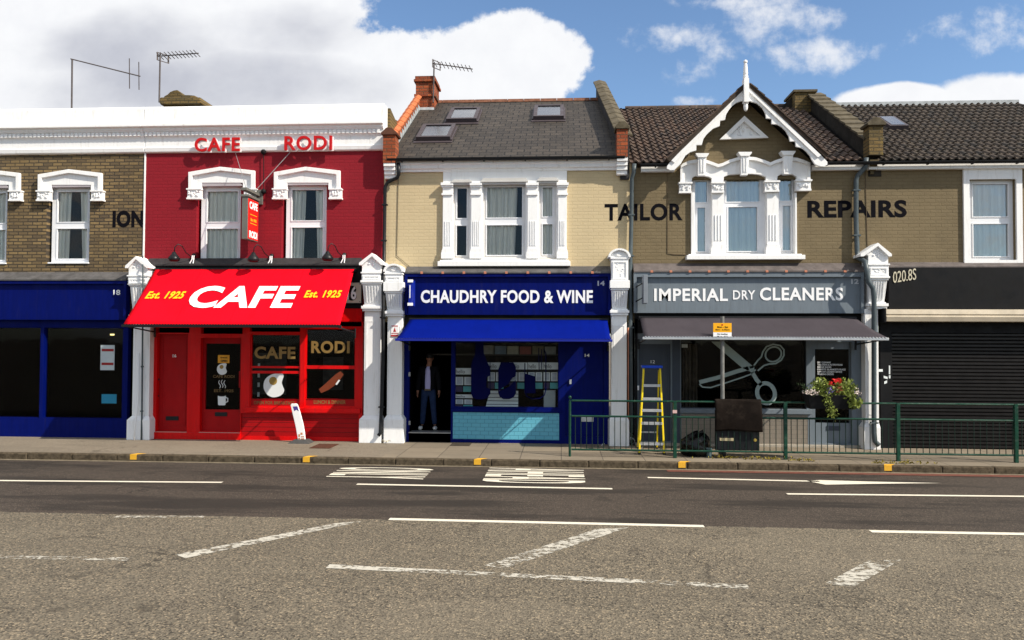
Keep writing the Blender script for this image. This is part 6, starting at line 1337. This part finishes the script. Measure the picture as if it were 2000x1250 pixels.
# ------------------------------------------------------------------ person in the blue doorway
SKIN = mat('skin', (.26, .12, .075), .55, .1); JACK = mat('black_jacket_cloth', (.006, .006, .008), .9, .2, spec=.05); JEAN = mat('blue_denim', (.020, .035, .085), .9, .35, 8., spec=.05); SHIRT = mat('lilac_shirt', (.38, .36, .60), .7, .08); HAIR = mat('black_hair', (.010, .008, .007), .6); SHOE = mat('white_trainer', (.62, .62, .60), .5, .1)
pY = .42; fz = dor[2]+.01; pxc = P(837, 780, pY)[0]
man = thing('person', 'man in dark jacket, lilac shirt and jeans standing in the blue shop doorway', 'person', (pxc, pY, fz))
hgt = 1.74
def skin(nm, nodes, edges, m, parent, sub=2, root=0):
    """nodes: (x, y, z, r or (rx, ry)); x to the right, z up, from the feet"""
    o0 = ORG[parent.name]; me = bpy.data.meshes.new(nm); me.from_pydata([(n[0], n[1], n[2]) for n in nodes], edges, []); me.update()
    o = bpy.data.objects.new(nm, me); COL.objects.link(o); o.parent = parent; ORG[o.name] = o0
    me.materials.append(m)
    sm = o.modifiers.new('skin', 'SKIN'); sm.use_smooth_shade = True
    for i, n in enumerate(nodes): r_ = n[3]; me.skin_vertices[0].data[i].radius = r_ if isinstance(r_, tuple) else (r_, r_)
    for i in range(len(nodes)): me.skin_vertices[0].data[i].use_root = (i == root)
    sb = o.modifiers.new('sub', 'SUBSURF'); sb.levels = sub; sb.render_levels = sub
    dg = bpy.context.evaluated_depsgraph_get(); me2 = bpy.data.meshes.new_from_object(o.evaluated_get(dg)); o.modifiers.clear(); o.data = me2
    for p in me2.polygons: p.use_smooth = True
    return o
h = .02
nodes = [(0,0,.93,(.13,.10)),(0,.0,1.12,(.12,.09)),(0,.0,1.32,(.14,.095)),(0,.0,1.43,(.075,.07)),(.015,-.01,1.50,(.052,.055)),(.022,-.02,1.56,(.062,.070)),(.025,-.025,1.63,(.072,.088)),(.025,-.018,1.70,(.052,.062))]
E_ = [(i, i+1) for i in range(7)]
for sg_ in (-1, 1):
    k = len(nodes); nodes += [(sg_*.17,0,1.38,.055),(sg_*.215,.01,1.12,.042),(sg_*.245,-.02,.90,.028),(sg_*.25,-.03,.84,(.022,.038))]; E_ += [(2, k), (k, k+1), (k+1, k+2), (k+2, k+3)]
    for f_ in range(4):
        q = len(nodes); fy_ = -.06+.022*f_; ln_ = (.055, .065, .062, .048)[f_]; nodes += [(sg_*.252, fy_, .80, .0095), (sg_*.25, fy_-.004, .80-ln_*.55, .009), (sg_*.238, fy_-.008, .80-ln_*1.05, .0075)]; E_ += [(k+3, q), (q, q+1), (q+1, q+2)]
    q = len(nodes); nodes += [(sg_*.235, -.062, .835, .010), (sg_*.225, -.08, .805, .009)]; E_ += [(k+3, q), (q, q+1)]
    k = len(nodes); nodes += [(sg_*.085,0,.86,.08),(sg_*.12,-.005,.48,.05),(sg_*.145,.02,.08,.035)]; E_ += [(0, k), (k, k+1), (k+1, k+2)]
sc_ = hgt/1.77; nodes = [(n[0]*sc_, n[1], n[2]*sc_, n[3]) for n in nodes]
body = skin('body', nodes, E_, SKIN, man, 2)
mb = MB(); O = ORG[man.name]; hx, hy, hz = O.x+.025, O.y-.025, O.z+1.62*sc_
mb.ball((hx+.012, hy-.092, hz-.015), .016, 8, 6, (.8, 1, 1.5)); 
for s_ in (-1, 1): mb.ball((hx+s_*.075, hy+.01, hz), .02, 8, 6, (.45, .8, 1.4))
mb.build('face_feature', SKIN, man, smooth=True)
mb = MB()
for s_ in (-1, 1): mb.ball((hx+.008+s_*.03, hy-.080, hz+.012), .009, 8, 6, (1.3, .6, .7)); mb.box(hx+.008+s_*.03-.017, hx+.008+s_*.03+.017, hy-.092, hy-.078, hz+.026, hz+.032)
mb.box(hx-.012, hx+.034, hy-.088, hy-.075, hz-.056, hz-.050); mb.build('eye', HAIR, man, smooth=True)
mb = MB(); mb.ball((hx, hy+.018, hz+.048), .092, 16, 10, (.92, 1.05, .88)); mb.ball((hx, hy+.05, hz+.0), .078, 14, 9, (1, .8, 1.1)); mb.build('hair', HAIR, man, smooth=True)
nd = [(0,.0,.86,(.17,.12)),(0,.0,.92,(.18,.128)),(0,.01,1.12,(.165,.125)),(0,.01,1.34,(.175,.125)),(0,.02,1.44,(.09,.08))]; E_ = [(0,1),(1,2),(2,3),(3,4)]
for sg_ in (-1, 1): k = len(nd); nd += [(sg_*.175,.0,1.385,.078),(sg_*.225,.01,1.12,.066),(sg_*.25,-.015,.875,.046)]; E_ += [(3, k), (k, k+1), (k+1, k+2)]
skin('jacket', [(n[0]*sc_, n[1], n[2]*sc_, n[3]) for n in nd], E_, JACK, man, 2)
nd = [(0,0,1.0,(.150,.11)), (0,0,.93,(.155,.115))]; E_ = [(0, 1)]
for sg_ in (-1, 1): k = len(nd); nd += [(sg_*.09,0,.82,.093),(sg_*.115,-.01,.48,.070),(sg_*.145,.015,.10,.062)]; E_ += [(1, k), (k, k+1), (k+1, k+2)]
skin('jeans', [(n[0]*sc_, n[1], n[2]*sc_, n[3]) for n in nd], E_, JEAN, man, 2)
mb = MB(); n = 10
for i in range(n+1):                                   # shirt front, showing between the open jacket edges
    t_ = i/n; z = O.z+(.93+.51*t_)*sc_; wd = .062-.018*abs(t_-.3)+(.0 if t_ < .85 else (.85-t_)*.12); dp = .146-.02*t_-(.045 if i == n else 0)
    for (ax, ay) in ((-wd, -dp+.02), (-wd*.5, -dp), (wd*.5, -dp), (wd, -dp+.02)): mb.v.append((O.x-.0+ax, O.y+ay, z))
for i in range(n):
    for j in range(3): q = i*4+j; mb.f.append((q, q+1, q+5, q+4))
mb.build('shirt', SHIRT, man, smooth=True); MB().box(O.x-.065, O.x+.065, O.y-.146, O.y-.10, O.z+.895*sc_, O.z+.935*sc_).build('belt', mat('tan_belt', (.12, .09, .06), .6), man)
for sg_ in (-1, 1):
    mb = MB(); x = O.x+sg_*.15; mb.ball((x+sg_*.015, O.y-.08, O.z+.045), .05, 14, 8, (1.0, 2.4, .95)); mb.v = [(a, b, max(c, O.z+.0)) for a, b, c in mb.v]; mb.build('shoe', SHOE, man, smooth=True)
